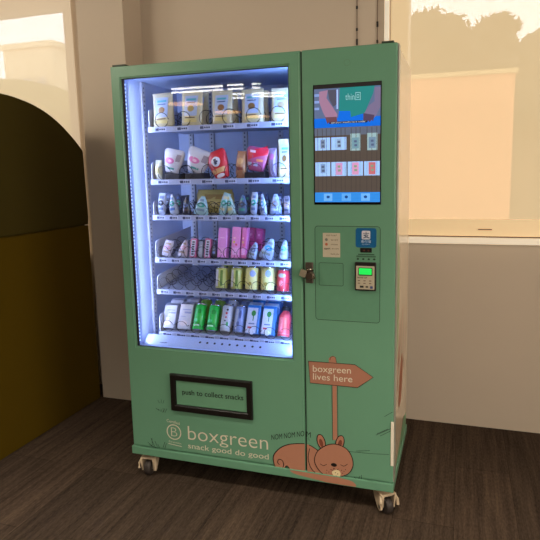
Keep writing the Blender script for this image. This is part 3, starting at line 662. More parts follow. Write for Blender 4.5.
# window slot, printed marks and card reader
cs = B('scanner_window', (1.112, 1.158, -.004, -.0012, 1.134, 1.1525), black, vm, bev=.001)
flat('scanner_lens', [ell(1.128, 1.1425, .004, .004, 12), ell(1.145, 1.1425, .004, .004, 12)], -.0044, M('lens_brown', (88, 48, 36), .3), cs)
flat('card_scheme_print', ribbon([(1.103, 1.126), (1.168, 1.126)], .0035)+ribbon([(1.096, 1.120), (1.174, 1.120)], .002)+ribbon([(1.096, 1.116), (1.174, 1.1165)], .0025)+[ell(1.102+.022*k, 1.107, .005, .004, 10) for k in range(4)], -.0012, M('print_green_dark', (34, 66, 44), .6), pay)
cr = B('card_reader', (1.092, 1.177, -.016, -.0008, .980, 1.096), M('reader_black', (30, 22, 20), .35), vm, bev=.004)
cf = flat('reader_face', [rrect(1.0975, 1.1715, .9865, 1.0815, .003)], -.0164, M('reader_beige', (186, 174, 150), .5), cr)
flat('reader_display', [rrect(1.1065, 1.1635, 1.042, 1.075, .003)], -.0168, M('display_frame', (60, 90, 60), .5), cf)
flat('display_glow', [rrect(1.110, 1.160, 1.047, 1.072, .002)], -.0172, emat('display_green', (20, 215, 80), .75), cf)
text('reader_lettering', 'WAVE TAP', (1.102, 1.031), (1.142, 1.031), .006, -.0168, inkm, cf, bold=.02)
flat('keypad_mark', [rrect(1.1045+.0225*i, 1.114+.0225*i, 1.0195-.0105*j, 1.0235-.0105*j, .001) for i in range(3) for j in range(2)], -.0168, M('key_grey', (120, 100, 84), .6), cf)
flat('card_symbol', [rrect(1.113, 1.128, .993, 1.001, .001), rrect(1.136, 1.146, .994, 1.0, .001)], -.0168, inkm, cf)
flat('blue_symbol', [rrect(1.154, 1.165, .990, 1.0005, .001)], -.0168, M('sym_blue', (60, 76, 130), .6), cf)

# lock ----------------------------------------------------------------
lk = B('door_lock', (.884, .918, -.010, -.0005, 1.000, 1.088), M('lock_steel', (120, 108, 98), .38, .85), vm, bev=.004)
chrome = M('chrome', (200, 188, 170), .18, 1.)
bm = bmesh.new(); lathe(bm, [(.019, 0), (.019, .012), (.015, .016), (.013, .022)], 20, Matrix.Translation((.906, -.010, 1.034)) @ Matrix.Rotation(R(90), 4, 'X'))
finish('lock_barrel', bm, M('barrel', (112, 96, 84), .35, .8), lk, smooth=False)
bm = bmesh.new(); tube(bm, [(.898, -.012, 1.040), (.893, -.03, 1.052), (.903, -.034, 1.064), (.915, -.024, 1.063), (.917, -.012, 1.056)], .0042, 8); finish('padlock_shackle', bm, chrome, lk, smooth=True)
bm = bmesh.new(); box(bm, .868, .894, -.040, -.022, 1.032, 1.060, .003); bmesh.ops.rotate(bm, verts=bm.verts, cent=(.88, -.03, 1.046), matrix=Matrix.Rotation(R(20), 3, 'Y')); finish('padlock_body', bm, M('padlock_brass', (196, 182, 158), .3, .6), lk)
bm = bmesh.new(); tube(bm, [(.912, -.022, 1.03), (.932, -.026, 1.026)], .005, 8); finish('lock_key', bm, chrome, lk)

# casters -------------------------------------------------------------
def caster(x, y, rz):
    c_ = bpy.data.objects.new('caster', None); C.objects.link(c_); c_.parent = vm; c_.location = (x, y, 0); c_.rotation_euler = (0, 0, R(rz)); c_.empty_display_size = .03
    fk = M('caster_cream', (206, 184, 154), .45)
    bm = bmesh.new()
    box(bm, -.034, .034, -.03, .03, .106, .1145, .002)
    lathe(bm, [(.020, .092), (.022, .106)], 20)
    for s in (-1, 1):          # fork cheeks drawn as a bent profile
        pr_ = [(-.034, .093), (.034, .093), (.038, .080), (.030, .060), (.000, .020), (-.012, .015), (-.024, .022), (-.030, .050), (-.036, .080)]
        a = [bm.verts.new((s*.026, p-.012, q_)) for p, q_ in pr_]; b = [bm.verts.new((s*.0345, p-.012, q_)) for p, q_ in pr_]
        n = len(pr_); bm.faces.new(a); bm.faces.new(b[::-1])
        for i in range(n): bm.faces.new((a[i], b[i], b[(i+1) % n], a[(i+1) % n]))
    box(bm, -.0345, .0345, -.044, .022, .084, .094, .003)
    finish('fork', bm, fk, c_)
    mt = Matrix.Translation((0, -.026, .036)) @ Matrix.Rotation(R(90), 4, 'Y')
    bm = bmesh.new(); lathe(bm, [(.026, -.017), (.033, -.015), (.036, -.008), (.036, .008), (.033, .015), (.026, .017)], 28, mt); finish('wheel', bm, M('tyre_dark', (52, 44, 40), .6), c_)
    bm = bmesh.new(); lathe(bm, [(.009, -.037), (.009, .037)], 14, mt); finish('axle', bm, M('axle_steel', (150, 140, 128), .35, .8), c_)
    for s in (-1, 1):
        bm = bmesh.new(); tube(bm, [(s*.032, -.03, .086), (s*.042, -.046, .064), (s*.042, -.05, .040)], .006, 6)
        finish('brake_lever', bm, fk, c_)
caster(.060, .055, 8); caster(1.205, .050, 40); caster(.07, .52, 20); caster(1.20, .53, -30)

# ================================================================== TRAYS
TY0 = .100
SH = [dict(z=1.662, a=0, n=6), dict(z=1.425, a=0, n=6), dict(z=1.261, a=0, n=10), dict(z=1.060, a=7, n=10), dict(z=.908, a=9, n=10), dict(z=.700, a=9, n=9)]
TX0, TX1 = .121, .800
def coil_mesh():
    bm = bmesh.new(); pts = []; r, pitch, turns = .029, .062, 4
    for k in range(turns):
        for i in range(15):
            a = R(-75+330*i/14-90+75)                     # ring, nearly closed, starting at the bottom
            a = R(-80+340*i/14); pts.append((r*math.sin(a+math.pi), k*pitch, r*math.cos(a+math.pi)+r))
        # steps back along the bottom of the ring
    tube(bm, pts, .0014, 5); me = bpy.data.meshes.new('spiral_coil'); bm.to_mesh(me); bm.free(); me.materials.append(M('coil_wire', (24, 26, 38), .35, .3)); return me
COIL = coil_mesh(); TRAYS = []
strip_m = M('price_rail', (160, 172, 210), .4); tag_m = M('price_tag_ink', (52, 62, 104), .5); tagw = M('price_tag_pale', (186, 198, 230), .5)
tray_m = M('tray_metal', (150, 158, 180), .4, .2, var=.04)
def surf(i, y): return SH[i]['z']+.006+(y-TY0)*math.tan(R(SH[i]['a']))
for i, s in enumerate(SH):
    zc_ = s['z']; ta = math.tan(R(s['a'])); zb_ = zc_+.006
    bm = bmesh.new(); yb = .47
    vv = [bm.verts.new(p) for p in ((TX0, TY0+.004, zb_-.004), (TX1, TY0+.004, zb_-.004), (TX1, yb, zb_-.004+(yb-TY0)*ta), (TX0, yb, zb_-.004+(yb-TY0)*ta),
                                    (TX0, TY0+.004, zb_), (TX1, TY0+.004, zb_), (TX1, yb, zb_+(yb-TY0)*ta), (TX0, yb, zb_+(yb-TY0)*ta))]
    for f in ((0, 1, 2, 3), (4, 5, 6, 7), (0, 1, 5, 4), (1, 2, 6, 5), (2, 3, 7, 6), (3, 0, 4, 7)): bm.faces.new([vv[k] for k in f])
    n = s['n']; step = (TX1-TX0-.01)/n
    tray = finish('shelf_tray', bm, tray_m, vm); TRAYS.append(tray)
    B('price_rail', (TX0-.004, TX1, TY0-.003, TY0+.004, zc_-.014, zc_+.0105), strip_m, tray, bev=.0015)
    # left and right cheeks with a rounded front corner
    for xx in (TX0-.003, TX1+.0005):
        hh = (.085, .085, .07, .085, .07, .085)[i]
        prf = [(TY0+.004, zb_-.006), (TY0+.004, zb_+hh-.02), (TY0+.009, zb_+hh-.006), (TY0+.022, zb_+hh), (.26, zb_+hh+.012), (yb, zb_+hh+.012+(.0 if not ta else .02)), (yb, zb_-.006+(yb-TY0)*ta)]
        bm = bmesh.new(); a = [bm.verts.new((xx, y, z)) for y, z in prf]; b = [bm.verts.new((xx+.003, y, z)) for y, z in prf]
        bm.faces.new(a); bm.faces.new(b[::-1])
        for k in range(len(prf)): bm.faces.new((a[k], b[k], b[(k+1) % len(prf)], a[(k+1) % len(prf)]))
        finish('tray_cheek', bm, M('cheek_pale', (190, 198, 222), .4), tray)
    for k in range(n):
        x = TX0+.005+step*(k+.5)
        w_ = min(.026, step*.30)
        tg = B('price_tag', (x-w_*1.15, x+w_*1.15, TY0-.0042, TY0-.0032, zc_-.010, zc_+.006), tagw, tray)
        flat('tag_number', [[(x-w_, zc_-.008), (x-w_*.3, zc_-.008), (x-w_*.3, zc_+.004), (x-w_, zc_+.004)]]+[[(x-w_*.2+q_*w_*.4, zc_-.006), (x+.1*w_+q_*w_*.4, zc_-.006), (x+.1*w_+q_*w_*.4, zc_+.002), (x-w_*.2+q_*w_*.4, zc_+.002)] for q_ in range(3)], TY0-.0046, tag_m, tray)
        co = bpy.data.objects.new('spiral_coil', COIL); C.objects.link(co); co.parent = tray
        co.location = (x, TY0+.010, surf(i, TY0+.010)+.0013); co.rotation_euler = (R(s['a']), 0, 0)
        co.scale = (min(1.15, step*.42/.029),)*3 if n < 8 else (1, 1, 1)

# ================================================================== PRODUCTS
def proj(P):
    d = Vector(P)-CAM; z = d.dot(FW); return PX+FOC*d.dot(RT)/z, PY-FOC*d.dot(UP)/z
class Form:
    pass
def loft(name, secs, mat, parent, n=24, smooth=True, jit=0., seed=0, cap=True):
    """closed body lofted through (z, half width, half depth, power) sections"""
    rnd = random.Random(seed); bm = bmesh.new(); rings = []
    for z, hw, hd, pw in secs:
        ring = []
        for k in range(n):
            a = 2*math.pi*k/n; c_, s_ = math.cos(a), math.sin(a)
            x = hw*abs(c_)**(2/pw)*(1 if c_ >= 0 else -1); y = hd*abs(s_)**(2/pw)*(1 if s_ >= 0 else -1)
            if jit and hd > .004: y *= 1+rnd.uniform(-jit, jit); x *= 1+rnd.uniform(-jit, jit)*.15
            ring.append(bm.verts.new((x, y, z)))
        rings.append(ring)
    for A, Bq in zip(rings, rings[1:]):
        for k in range(n): bm.faces.new((A[k], A[(k+1) % n], Bq[(k+1) % n], Bq[k]))
    if cap: bm.faces.new(rings[0][::-1]); bm.faces.new(rings[-1])
    return finish(name, bm, mat, parent, smooth=smooth)
def interp(secs, z):
    for A, Bq in zip(secs, secs[1:]):
        if A[0] <= z <= Bq[0]:
            t = (z-A[0])/max(1e-9, Bq[0]-A[0]); return [A[j]+(Bq[j]-A[j])*t for j in range(4)]
    return list(secs[-1] if z > secs[-1][0] else secs[0])
def decal(name, secs, u0, u1, z0, z1, mat, parent, off=.0012, nx=8, nz=8, shape=None):
    """printed patch that follows the front of a lofted body; u is -1..1 across the width"""
    bm = bmesh.new(); g = []
    for j in range(nz+1):
        row = []
        for i in range(nx+1):
            u = u0+(u1-u0)*i/nx; v = z0+(z1-z0)*j/nz
            if shape == 'round':
                fu, fv = 2*i/nx-1, 2*j/nz-1; du, dv = fu*math.sqrt(1-fv*fv/2), fv*math.sqrt(1-fu*fu/2)
                u = (u0+u1)/2+du*(u1-u0)/2; v = (z0+z1)/2+dv*(z1-z0)/2
            elif shape == 'slant': v += (u-u0)*.02
            z, hw, hd, pw = interp(secs, v)
            c_ = max(-1, min(1, u)); y = -hd*(max(0., 1-abs(c_)**pw))**(1/pw)
            row.append(bm.verts.new((hw*c_, y-off, v)))
        g.append(row)
    for j in range(nz):
        for i in range(nx): bm.faces.new((g[j][i], g[j][i+1], g[j+1][i+1], g[j+1][i]))
    return finish(name, bm, mat, parent, smooth=True, recalc=False)
def G(rgb, rough=.35): return M('pack_%d_%d_%d' % rgb, rgb, rough, var=.07, scale=60, coat=.2)

def copy_tree(o, parent=None):
    c_ = o.copy(); C.objects.link(c_); c_.parent = parent
    for ch in o.children: copy_tree(ch, c_)
    return c_
def place(i, x0, x1, top, tilt=0, roll=0, yfront=None, d=.04, row=0, lift=0.):
    """stand a pack in tray i between two photographed edges; returns position, width, height, rotation"""
    yf = TY0+.0135 + row*.062 + d/2
    zc_ = surf(i, yf)+.0035+lift
    xm = at((x0+x1)/2, 300, 1, yf).x
    for _ in range(6):                                       # the column whose foot falls on the edges' middle
        p = proj((xm, yf, zc_)); xm += ((x0+x1)/2-p[0])/210
    wdt = (x1-x0)/FOC*((Vector((xm, yf, zc_))-CAM).dot(FW)) / math.cos(YAW)*.97
    lo, hi = .02, .4; t = R(tilt+SH[i]['a']); rl = R(roll)
    for _ in range(24):
        h = (lo+hi)/2; p = proj((xm, yf+h*math.sin(t), zc_+h*math.cos(t)))
        if p[1] > top: lo = h
        else: hi = h
    return (xm, yf, zc_), wdt, h, (-t, rl, 0)

def pouch(root, w, h, d, base, label, top, art, seed=0):
    secs = [(0, w*.46, d*.50, 3), (h*.04, w*.49, d*.52, 3), (h*.3, w*.49, d*.5, 2.6), (h*.6, w*.49, d*.36, 2.3), (h*.85, w*.495, d*.12, 2), (h*.92, w*.5, .0018, 2), (h, w*.5, .0014, 2)]
    b = loft('pouch_body', secs, base, root, jit=.06, seed=seed)
    decal('label_panel', secs, -.62, .62, h*.28, h*.86, label, root)
    decal('label_title', secs, -.45, .45, h*.72, h*.78, top, root, .0018); decal('label_title', secs, -.40, .40, h*.645, h*.675, G((60, 80, 130)), root, .0018)
    decal('label_picture', secs, -.30, .34, h*.40, h*.58, art, root, .0020, shape='round')
    decal('label_footer', secs, -.6, .6, h*.10, h*.2, G((212, 200, 140)), root, .0012); decal('label_footer', secs, -.5, .45, h*.215, h*.245, G((120, 100, 70)), root, .0016)
    return secs
def bag(root, w, h, d, base, patches, seed=0, seal=None, form=None):
    if form == 'pointed': w *= 1.25; secs = [(0, w*.46, d*.30, 2), (h*.08, w*.48, d*.5, 2), (h*.35, w*.45, d*.5, 2.1), (h*.6, w*.36, d*.4, 2.1), (h*.82, w*.24, d*.22, 2.1), (h*.94, w*.15, .003, 2), (h, w*.13, .0016, 2)]
    elif form == 'cup': w *= 1.1; secs = [(0, w*.30, .003, 2), (h*.05, w*.34, d*.3, 2.2), (h*.3, w*.42, d*.5, 2.2), (h*.6, w*.50, d*.55, 2.2), (h*.85, w*.54, d*.42, 2.1), (h*.95, w*.50, d*.2, 2), (h, w*.42, .003, 2)]
    else: secs = [(0, w*.46, .0016, 2), (h*.06, w*.45, .003, 2), (h*.18, w*.49, d*.36, 2.1), (h*.4, w*.5, d*.5, 2.2), (h*.62, w*.5, d*.48, 2.2), (h*.82, w*.49, d*.3, 2.1), (h*.94, w*.45, .003, 2), (h, w*.47, .0016, 2)]
    loft('bag_body', secs, base, root, jit=.12, seed=seed)
    for nm, u0, u1, a, b, m, shp in patches: decal(nm, secs, u0, u1, h*a, h*b, m, root, .0016 if nm != 'printed_picture' else .0024, shape=shp)
    return secs
def can(root, r, h, base, patches, tall=True):
    secs = [(0, r*.80, r*.80, 2), (.004, r*.84, r*.84, 2), (h*.07, r, r, 2), (h*.90, r, r, 2), (h*.96, r*.86, r*.86, 2), (h, r*.84, r*.84, 2)]
    loft('can_body', secs[1:-1], base, root, n=28)
    alu = M('can_silver', (196, 202, 214), .25, .8)
    loft('can_bottom', [(0, r*.74, r*.74, 2), (.0015, r*.82, r*.82, 2), (h*.12, r*1.006, r*1.006, 2)], alu, root, n=28)
    loft('can_lid', [(h*.945, r*.90, r*.90, 2), (h*.985, r*.86, r*.86, 2), (h, r*.84, r*.84, 2)], alu, root, n=28)
    for nm, u0, u1, a, b, m, shp in patches: decal(nm, secs, u0, u1, h*a, h*b, m, root, .0008 if 'picture' not in nm else .0013, shape=shp)
def carton(root, w, h, d, base, side, patches, cap=None):
    bm = bmesh.new(); box(bm, -w/2, w/2, -d/2, d/2, 0, h*.88, .002)
    finish('carton_body', bm, base, root)
    bm = bmesh.new()
    v = [bm.verts.new(p) for p in ((-w/2, -d/2, h*.881), (w/2, -d/2, h*.881), (w/2, d/2, h*.881), (-w/2, d/2, h*.881), (-w/2, .0, h), (w/2, .0, h))]
    for f in ((0, 1, 5, 4), (2, 3, 4, 5), (1, 2, 5), (3, 0, 4), (0, 1, 2, 3)): bm.faces.new([v[k] for k in f])
    finish('carton_gable', bm, side, root)
    for nm, x0, x1, z0, z1, m, shp in patches:
        y = -d/2-.0006*(2 if 'picture' in nm else 1)
        if shp == 'round': P = [ell((x0+x1)/2*w/2, (z0+z1)/2*h, (x1-x0)/2*w/2, (z1-z0)/2*h, 16)]
        else: P = [[(x0*w/2, z0*h), (x1*w/2, z0*h), (x1*w/2, z1*h+(x1-x0)*.0*h), (x0*w/2, z1*h)]]
        flat(nm, P, y, m, root)
    if cap:
        bm = bmesh.new(); lathe(bm, [(w*.2, -.0), (w*.2, -.006), (w*.17, -.008)][::-1], 16, Matrix.Translation((0, -d/2, h*.05)) @ Matrix.Rotation(R(-90), 4, 'X')); finish('screw_cap', bm, cap, root)
def box_pack(root, w, h, d, base, patches):
    bm = bmesh.new(); box(bm, -w/2, w/2, -d/2, d/2, 0, h, .0015); finish('box_body', bm, base, root)
    bm = bmesh.new(); box(bm, -w/2*.96, w/2*.96, -d/2*.9, d/2*.9, h+.0003, h+.0018, .0005); finish('top_flap', bm, base, root)
    for nm, x0, x1, z0, z1, m, shp in patches:
        y = -d/2-.0006*(2 if 'picture' in nm else 1)
        P = [ell((x0+x1)/2*w/2, (z0+z1)/2*h, (x1-x0)/2*w/2, (z1-z0)/2*h, 14)] if shp == 'round' else [[(x0*w/2, z0*h), (x1*w/2, z0*h), (x1*w/2, z1*h), (x0*w/2, z1*h)]]
        flat(nm, P, y, m, root)
def bottle(root, r, h, base, capm, patches):
    secs = [(0, r*.86, r*.86, 2), (h*.04, r, r, 2), (h*.66, r, r, 2), (h*.78, r*.8, r*.8, 2), (h*.85, r*.55, r*.55, 2), (h*.87, r*.5, r*.5, 2)]
    loft('bottle_body', secs, base, root, n=26)
    loft('bottle_cap', [(h*.872, r*.66, r*.66, 2), (h, r*.66, r*.66, 2)], capm, root, n=26, smooth=False)
    loft('bottle_base', [(-.0005, r*.8, r*.8, 2), (h*.08, r*1.01, r*1.01, 2)], M('clear_base', (206, 206, 216), .2), root, n=26)
    for nm, u0, u1, a, b, m, shp in patches: decal(nm, secs, u0, u1, h*a, h*b, m, root, .0010, shape=shp)

def put(name, cat, label, group, i, x0, x1, top, tilt, roll, d, fn, row=0, lift=0.):
    loc, w, h, rot = place(i, x0, x1, top, tilt, roll, d=d, row=row, lift=lift)
    t = thing(name, label, cat, loc, rot, group); fn(t, w, h); return t
def behind(o, i, label, k=1):
    c_ = copy_tree(o); c_.location = (o.location.x, o.location.y+.062*k, o.location.z+.062*k*math.tan(R(SH[i]['a']))); c_['label'] = label; return c_

# --- top shelf: five cream stand-up pouches
creamp = G((196, 190, 160)); lab_b = G((168, 188, 226)); teal = G((80, 170, 190)); chip = G((128, 96, 58))
g1 = 'cream pouches on the top shelf'
for k, (a, b, tp) in enumerate(((153.5, 175.5, 93), (181.5, 204, 91), (212, 234, 90.5), (242, 265, 89), (271, 293, 88))):
    o = put('snack_pouch', 'pouch', '%s cream stand-up pouch with pale blue label on the top shelf, front row' % ('leftmost', 'second from left,', 'middle', 'fourth from left,', 'rightmost')[k], g1, 0, a, b, tp, 2, (-1.5, 1, 0, -1, 1)[k], .05,
            lambda t, w, h, k=k: pouch(t, w, h, .05, creamp, lab_b, teal, (chip, G((170, 150, 90)), G((140, 96, 60)), chip, G((160, 140, 110)))[k], seed=k))
    if k in (1, 2, 3): behind(o, 0, 'second-row cream pouch on the top shelf, behind the %s front pouch' % ('second', 'middle', 'fourth')[k-1])

# --- second shelf
pinkp = G((214, 120, 180)); wht = G((206, 208, 224)); redp = G((206, 44, 58)); gy = G((150, 140, 160))
put('snack_bag', 'snack bag', 'small translucent yellowish snack bag at the far left of the second shelf', 'bags on the second shelf', 1, 155, 163, 160, 4, 0, .03, lambda t, w, h: bag(t, w, h, .03, G((176, 178, 160)), [('printed_band', -.5, .5, .3, .6, G((200, 190, 130)), None)], 5))
def add_shade_block(i, x0, x1, h):  # dark block added for the shade and coil pusher under the bags
    yf = TY0+.03; a = at(x0, 178, 1, yf).x; b = at(x1, 178, 1, yf).x
    B('shade_block', (a, b, TY0+.012, TY0+.075, surf(i, 0+TY0)+.0032, surf(i, TY0)+h), M('shade_block_dark', (26, 28, 42), .5), TRAYS[i], bev=.002)
RH = .030
for x0, x1 in ((167, 181), (187, 206), (246, 266)): add_shade_block(1, x0, x1, RH)
for k, (a, b, tp, rl) in enumerate(((162.5, 181, 149, 12), (183.5, 206, 148, 20))):
    put('snack_bag', 'snack bag', 'white crinkled snack bag with pink print on the second shelf, %s one' % ('left', 'right')[k], 'bags on the second shelf', 1, a, b, tp, 4, rl, .05,
        lambda t, w, h, k=k: bag(t, w, h, .05, wht, [('printed_band', -.7, .35, .36, .62, pinkp, 'round'), ('printed_band', .45, .85, .5, .8, gy, None), ('printed_picture', -.3, .1, .42, .54, G((240, 200, 226)), 'round'), ('printed_band', -.4, .5, .14, .22, G((70, 150, 150)), None)], 20+k, form='cup'), lift=RH)
put('snack_bag', 'snack bag', 'red snack bag with a white oval emblem, tilted in the middle of the second shelf', 'bags on the second shelf', 1, 214, 233, 149, 4, -20, .05,
    lambda t, w, h: bag(t, w, h, .05, redp, [('printed_band', -.42, .5, .42, .76, G((214, 222, 244)), 'round'), ('printed_picture', -.15, .12, .50, .70, G((36, 44, 84)), None), ('printed_picture', .05, .25, .56, .62, G((36, 44, 84)), None), ('printed_band', -.8, .8, .2, .36, G((220, 180, 130)), None), ('printed_band', -.6, .6, .04, .17, G((226, 226, 240)), 'round')], 31, form='cup'))
put('snack_bag', 'snack bag', 'orange-brown snack bag beside the red emblem bag on the second shelf', 'bags on the second shelf', 1, 235.5, 246, 151, 3, 4, .045,
    lambda t, w, h: bag(t, w, h, .045, G((176, 128, 96)), [('printed_band', -.6, .6, .5, .75, G((206, 160, 110)), 'round'), ('printed_band', -.5, .6, .3, .4, G((140, 70, 60)), None)], 33))
put('snack_bag', 'snack bag', 'bright red snack bag with purple corners, right of centre on the second shelf', 'bags on the second shelf', 1, 245, 266.5, 147, 4, 10, .05,
    lambda t, w, h: bag(t, w, h, .05, G((176, 84, 130)), [('printed_band', -.75, .85, .42, .80, G((212, 36, 62)), 'slant'), ('printed_picture', .1, .7, .40, .50, G((226, 150, 90)), None), ('printed_picture', -.6, -.1, .74, .84, G((230, 200, 220)), None), ('printed_band', -.8, .3, .2, .34, G((190, 200, 236)), None)], 35, form='cup'), lift=RH)
put('snack_bag', 'snack bag', 'grey-purple snack bag between the bright red bag and the cream pouch', 'bags on the second shelf', 1, 268.5, 277.5, 148, 3, 0, .045,
    lambda t, w, h: bag(t, w, h, .045, G((136, 118, 150)), [('printed_band', -.6, .6, .6, .8, G((170, 90, 150)), 'round')], 37))
put('snack_pouch', 'pouch', 'cream stand-up pouch at the right end of the second shelf', 'pouches on the second shelf', 1, 278.5, 293, 139, 2, 0, .05,
    lambda t, w, h: pouch(t, w, h, .05, creamp, lab_b, teal, chip, 41))

# --- third shelf: sachets
blu = G((96, 116, 168)); dk = G((40, 48, 72)); tl_ = G((40, 160, 150)); yel = G((196, 182, 110)); pal = G((168, 184, 216))
g3 = 'sachets on the third shelf'
def sachet(c1, c2, c3, seed): return lambda t, w, h: bag(t, w, h, .03, c1, [('printed_band', -.7, .7, .42, .68, c2, 'round'), ('printed_band', -.6, .6, .22, .34, c3, None), ('printed_band', -.55, .55, .74, .86, c3, None), ('printed_picture', -.3, .3, .49, .6, c1, 'round')], seed, form=('pointed' if seed % 2 else None))
for a, b, tp, rl, c1, c2, c3, lab in (
    (158, 166, 193, 4, pal, dk, blu, 'clear pale sachet at the left end of the third shelf'),
    (171, 179, 194, -9, pal, tl_, G((70, 110, 180)), 'pale blue sachet with a green stripe, second on the third shelf'),
    (183, 190.5, 197, 0, dk, blu, G((90, 80, 90)), 'dark sachet between the green-striped one and the teal wrapped sweet'),
    (194.5, 207, 196, 10, G((150, 190, 206)), tl_, G((110, 140, 170)), 'teal and white wrapped sweet bag on the third shelf'),
    (217.5, 225.5, 192, 18, G((150, 196, 216)), tl_, G((210, 214, 190)), 'teal patterned sachet leaning right, in front of the yellow bag'),
    (229, 236.5, 193, -13, G((168, 200, 200)), tl_, G((210, 206, 160)), 'teal patterned sachet leaning left, in front of the yellow bag'),
    (238.5, 247.5, 195, 0, G((70, 92, 130)), dk, G((60, 140, 130)), 'dark blue sachet with a black round mark on the third shelf'),
    (250, 257, 192, 5, pal, tl_, blu, 'light blue pointed sachet right of the black-marked one on the third shelf'),
    (261, 267, 194, -5, pal, G((80, 140, 190)), blu, 'light blue narrow sachet leaning left on the third shelf'),
    (270.5, 281, 194, 0, G((130, 150, 196)), G((130, 120, 130)), pal, 'grey-blue sachet near the right end of the third shelf'),
    (283.5, 292, 196, 0, G((110, 104, 124)), G((150, 120, 100)), dk, 'brownish sachet at the right end of the third shelf')):
    o = put('snack_sachet', 'sachet', lab, g3, 2, a, b, tp, 3, rl, .03, sachet(c1, c2, c3, int(a*7)))
    if a > 237 or a < 180:
        c_ = behind(o, 2, 'second-row dark sachet, right behind the ' + lab.replace(' on the third shelf', '').replace(' of the third shelf', ''))
        for ch in c_.children:
            if ch.name.startswith('bag_body'): ch.data = ch.data.copy(); ch.data.materials[0] = G((56, 70, 116))
put('snack_bag', 'snack bag', 'large yellow snack bag standing at the back of the third shelf', 'bags on the third shelf', 2, 196, 236, 189.5, 0, 0, .05,
    lambda t, w, h: bag(t, w, h, .05, yel, [('printed_band', -.6, .6, .3, .5, G((210, 200, 140)), 'round'), ('printed_band', -.5, .5, .6, .8, G((170, 140, 80)), None)], 55), row=2)

# --- fourth shelf
g4 = 'packs on the fourth shelf'; clr = G((186, 184, 206)); pk = G((216, 130, 196)); mg = G((188, 64, 130))
for k, (a, b, tp, rl) in enumerate(((161, 171, 240, 14), (178, 186.5, 240, 12))):
    put('snack_sachet', 'sachet', 'clear white sachet with pink print leaning right on the fourth shelf, %s one' % ('leftmost', 'second')[k], g4, 3, a, b, tp, 4, rl, .03,
        sachet(clr, G((200, 150, 180)), G((150, 130, 120)), 60+k))
for k, (a, b) in enumerate(((190, 196.5), (204.5, 210.5))):
    put('snack_bar', 'snack bar', 'pink-edged white snack bar with dark lettering on the fourth shelf, %s one' % ('left', 'right')[k], g4, 3, a, b, 239, 4, 3, .02,
        lambda t, w, h: box_pack(t, w, h, .02, G((206, 110, 160)), [('printed_panel', -.7, .7, .06, .94, G((190, 204, 232)), None)] + [('printed_picture', -.4, .4, .14+.13*q, .22+.13*q, G((30, 34, 66)), None) for q in range(6)]))
put('snack_bar', 'snack bar', 'plain grey snack bar between the two pink-edged bars', g4, 3, 199, 203, 242, 4, 2, .02, lambda t, w, h: box_pack(t, w, h, .02, G((140, 150, 176)), [('printed_panel', -.6, .6, .2, .8, G((170, 180, 200)), None)]))
put('snack_sachet', 'sachet', 'dark crinkled sachet left of the pink boxes on the fourth shelf', g4, 3, 212, 217, 240, 4, 0, .03, sachet(dk, G((90, 100, 130)), blu, 71))
for k, (a, b, tp, nm) in enumerate(((218.5, 227.5, 228.5, 'plain light pink tall box on the fourth shelf, leftmost of the pink boxes'), (232, 241, 227.5, 'light pink tall box with a yellow and red print, middle of the pink boxes'), (242, 247, 228, 'narrow light pink box, rightmost of the pink boxes'))):
    o = put('snack_box', 'box', nm, g4, 3, a, b, tp, 2, 2, .04, lambda t, w, h, k=k: box_pack(t, w, h, .04, (G((222, 150, 226)), G((222, 140, 206)), G((210, 110, 170)))[k], [('printed_panel', -.75, .75, .10, .34, G((230, 170, 226)), None)] + ([('printed_picture', -.6, -.1, .48, .56, G((220, 200, 90)), 'round'), ('printed_picture', -.1, .4, .40, .47, G((210, 80, 110)), 'round'), ('printed_picture', -.6, .0, .62, .68, G((240, 190, 200)), 'round')] if k else [('printed_picture', -.5, .5, .66, .70, G((236, 190, 236)), None)])))
for k, (a, b) in enumerate(((248, 255), (256, 263))):
    put('snack_box', 'box', 'magenta snack box in the back row of the fourth shelf, %s one' % ('left', 'right')[k], g4, 3, a, b, 228+k, 2, 2, .04, lambda t, w, h: box_pack(t, w, h, .04, mg, [('printed_panel', -.7, .7, .55, .9, G((200, 90, 150)), None), ('printed_picture', -.3, .3, .66, .78, G((226, 150, 190)), 'round')]), row=2)
for a, b, tp, rl, c2, lab in ((247, 255.5, 242, 16, G((90, 110, 150)), 'grey-blue sachet leaning right beside the pink boxes'), (259, 271, 238, 20, G((40, 150, 220)), 'grey sachet with a bright blue spot leaning right on the fourth shelf'), (279, 287, 240, 5, G((60, 170, 170)), 'pale blue sachet with a teal spot at the right end of the fourth shelf')):
    put('snack_sachet', 'sachet', lab, g4, 3, a, b, tp, 4, rl, .035, sachet(G((150, 166, 198)), c2, G((120, 130, 130)), int(a)))

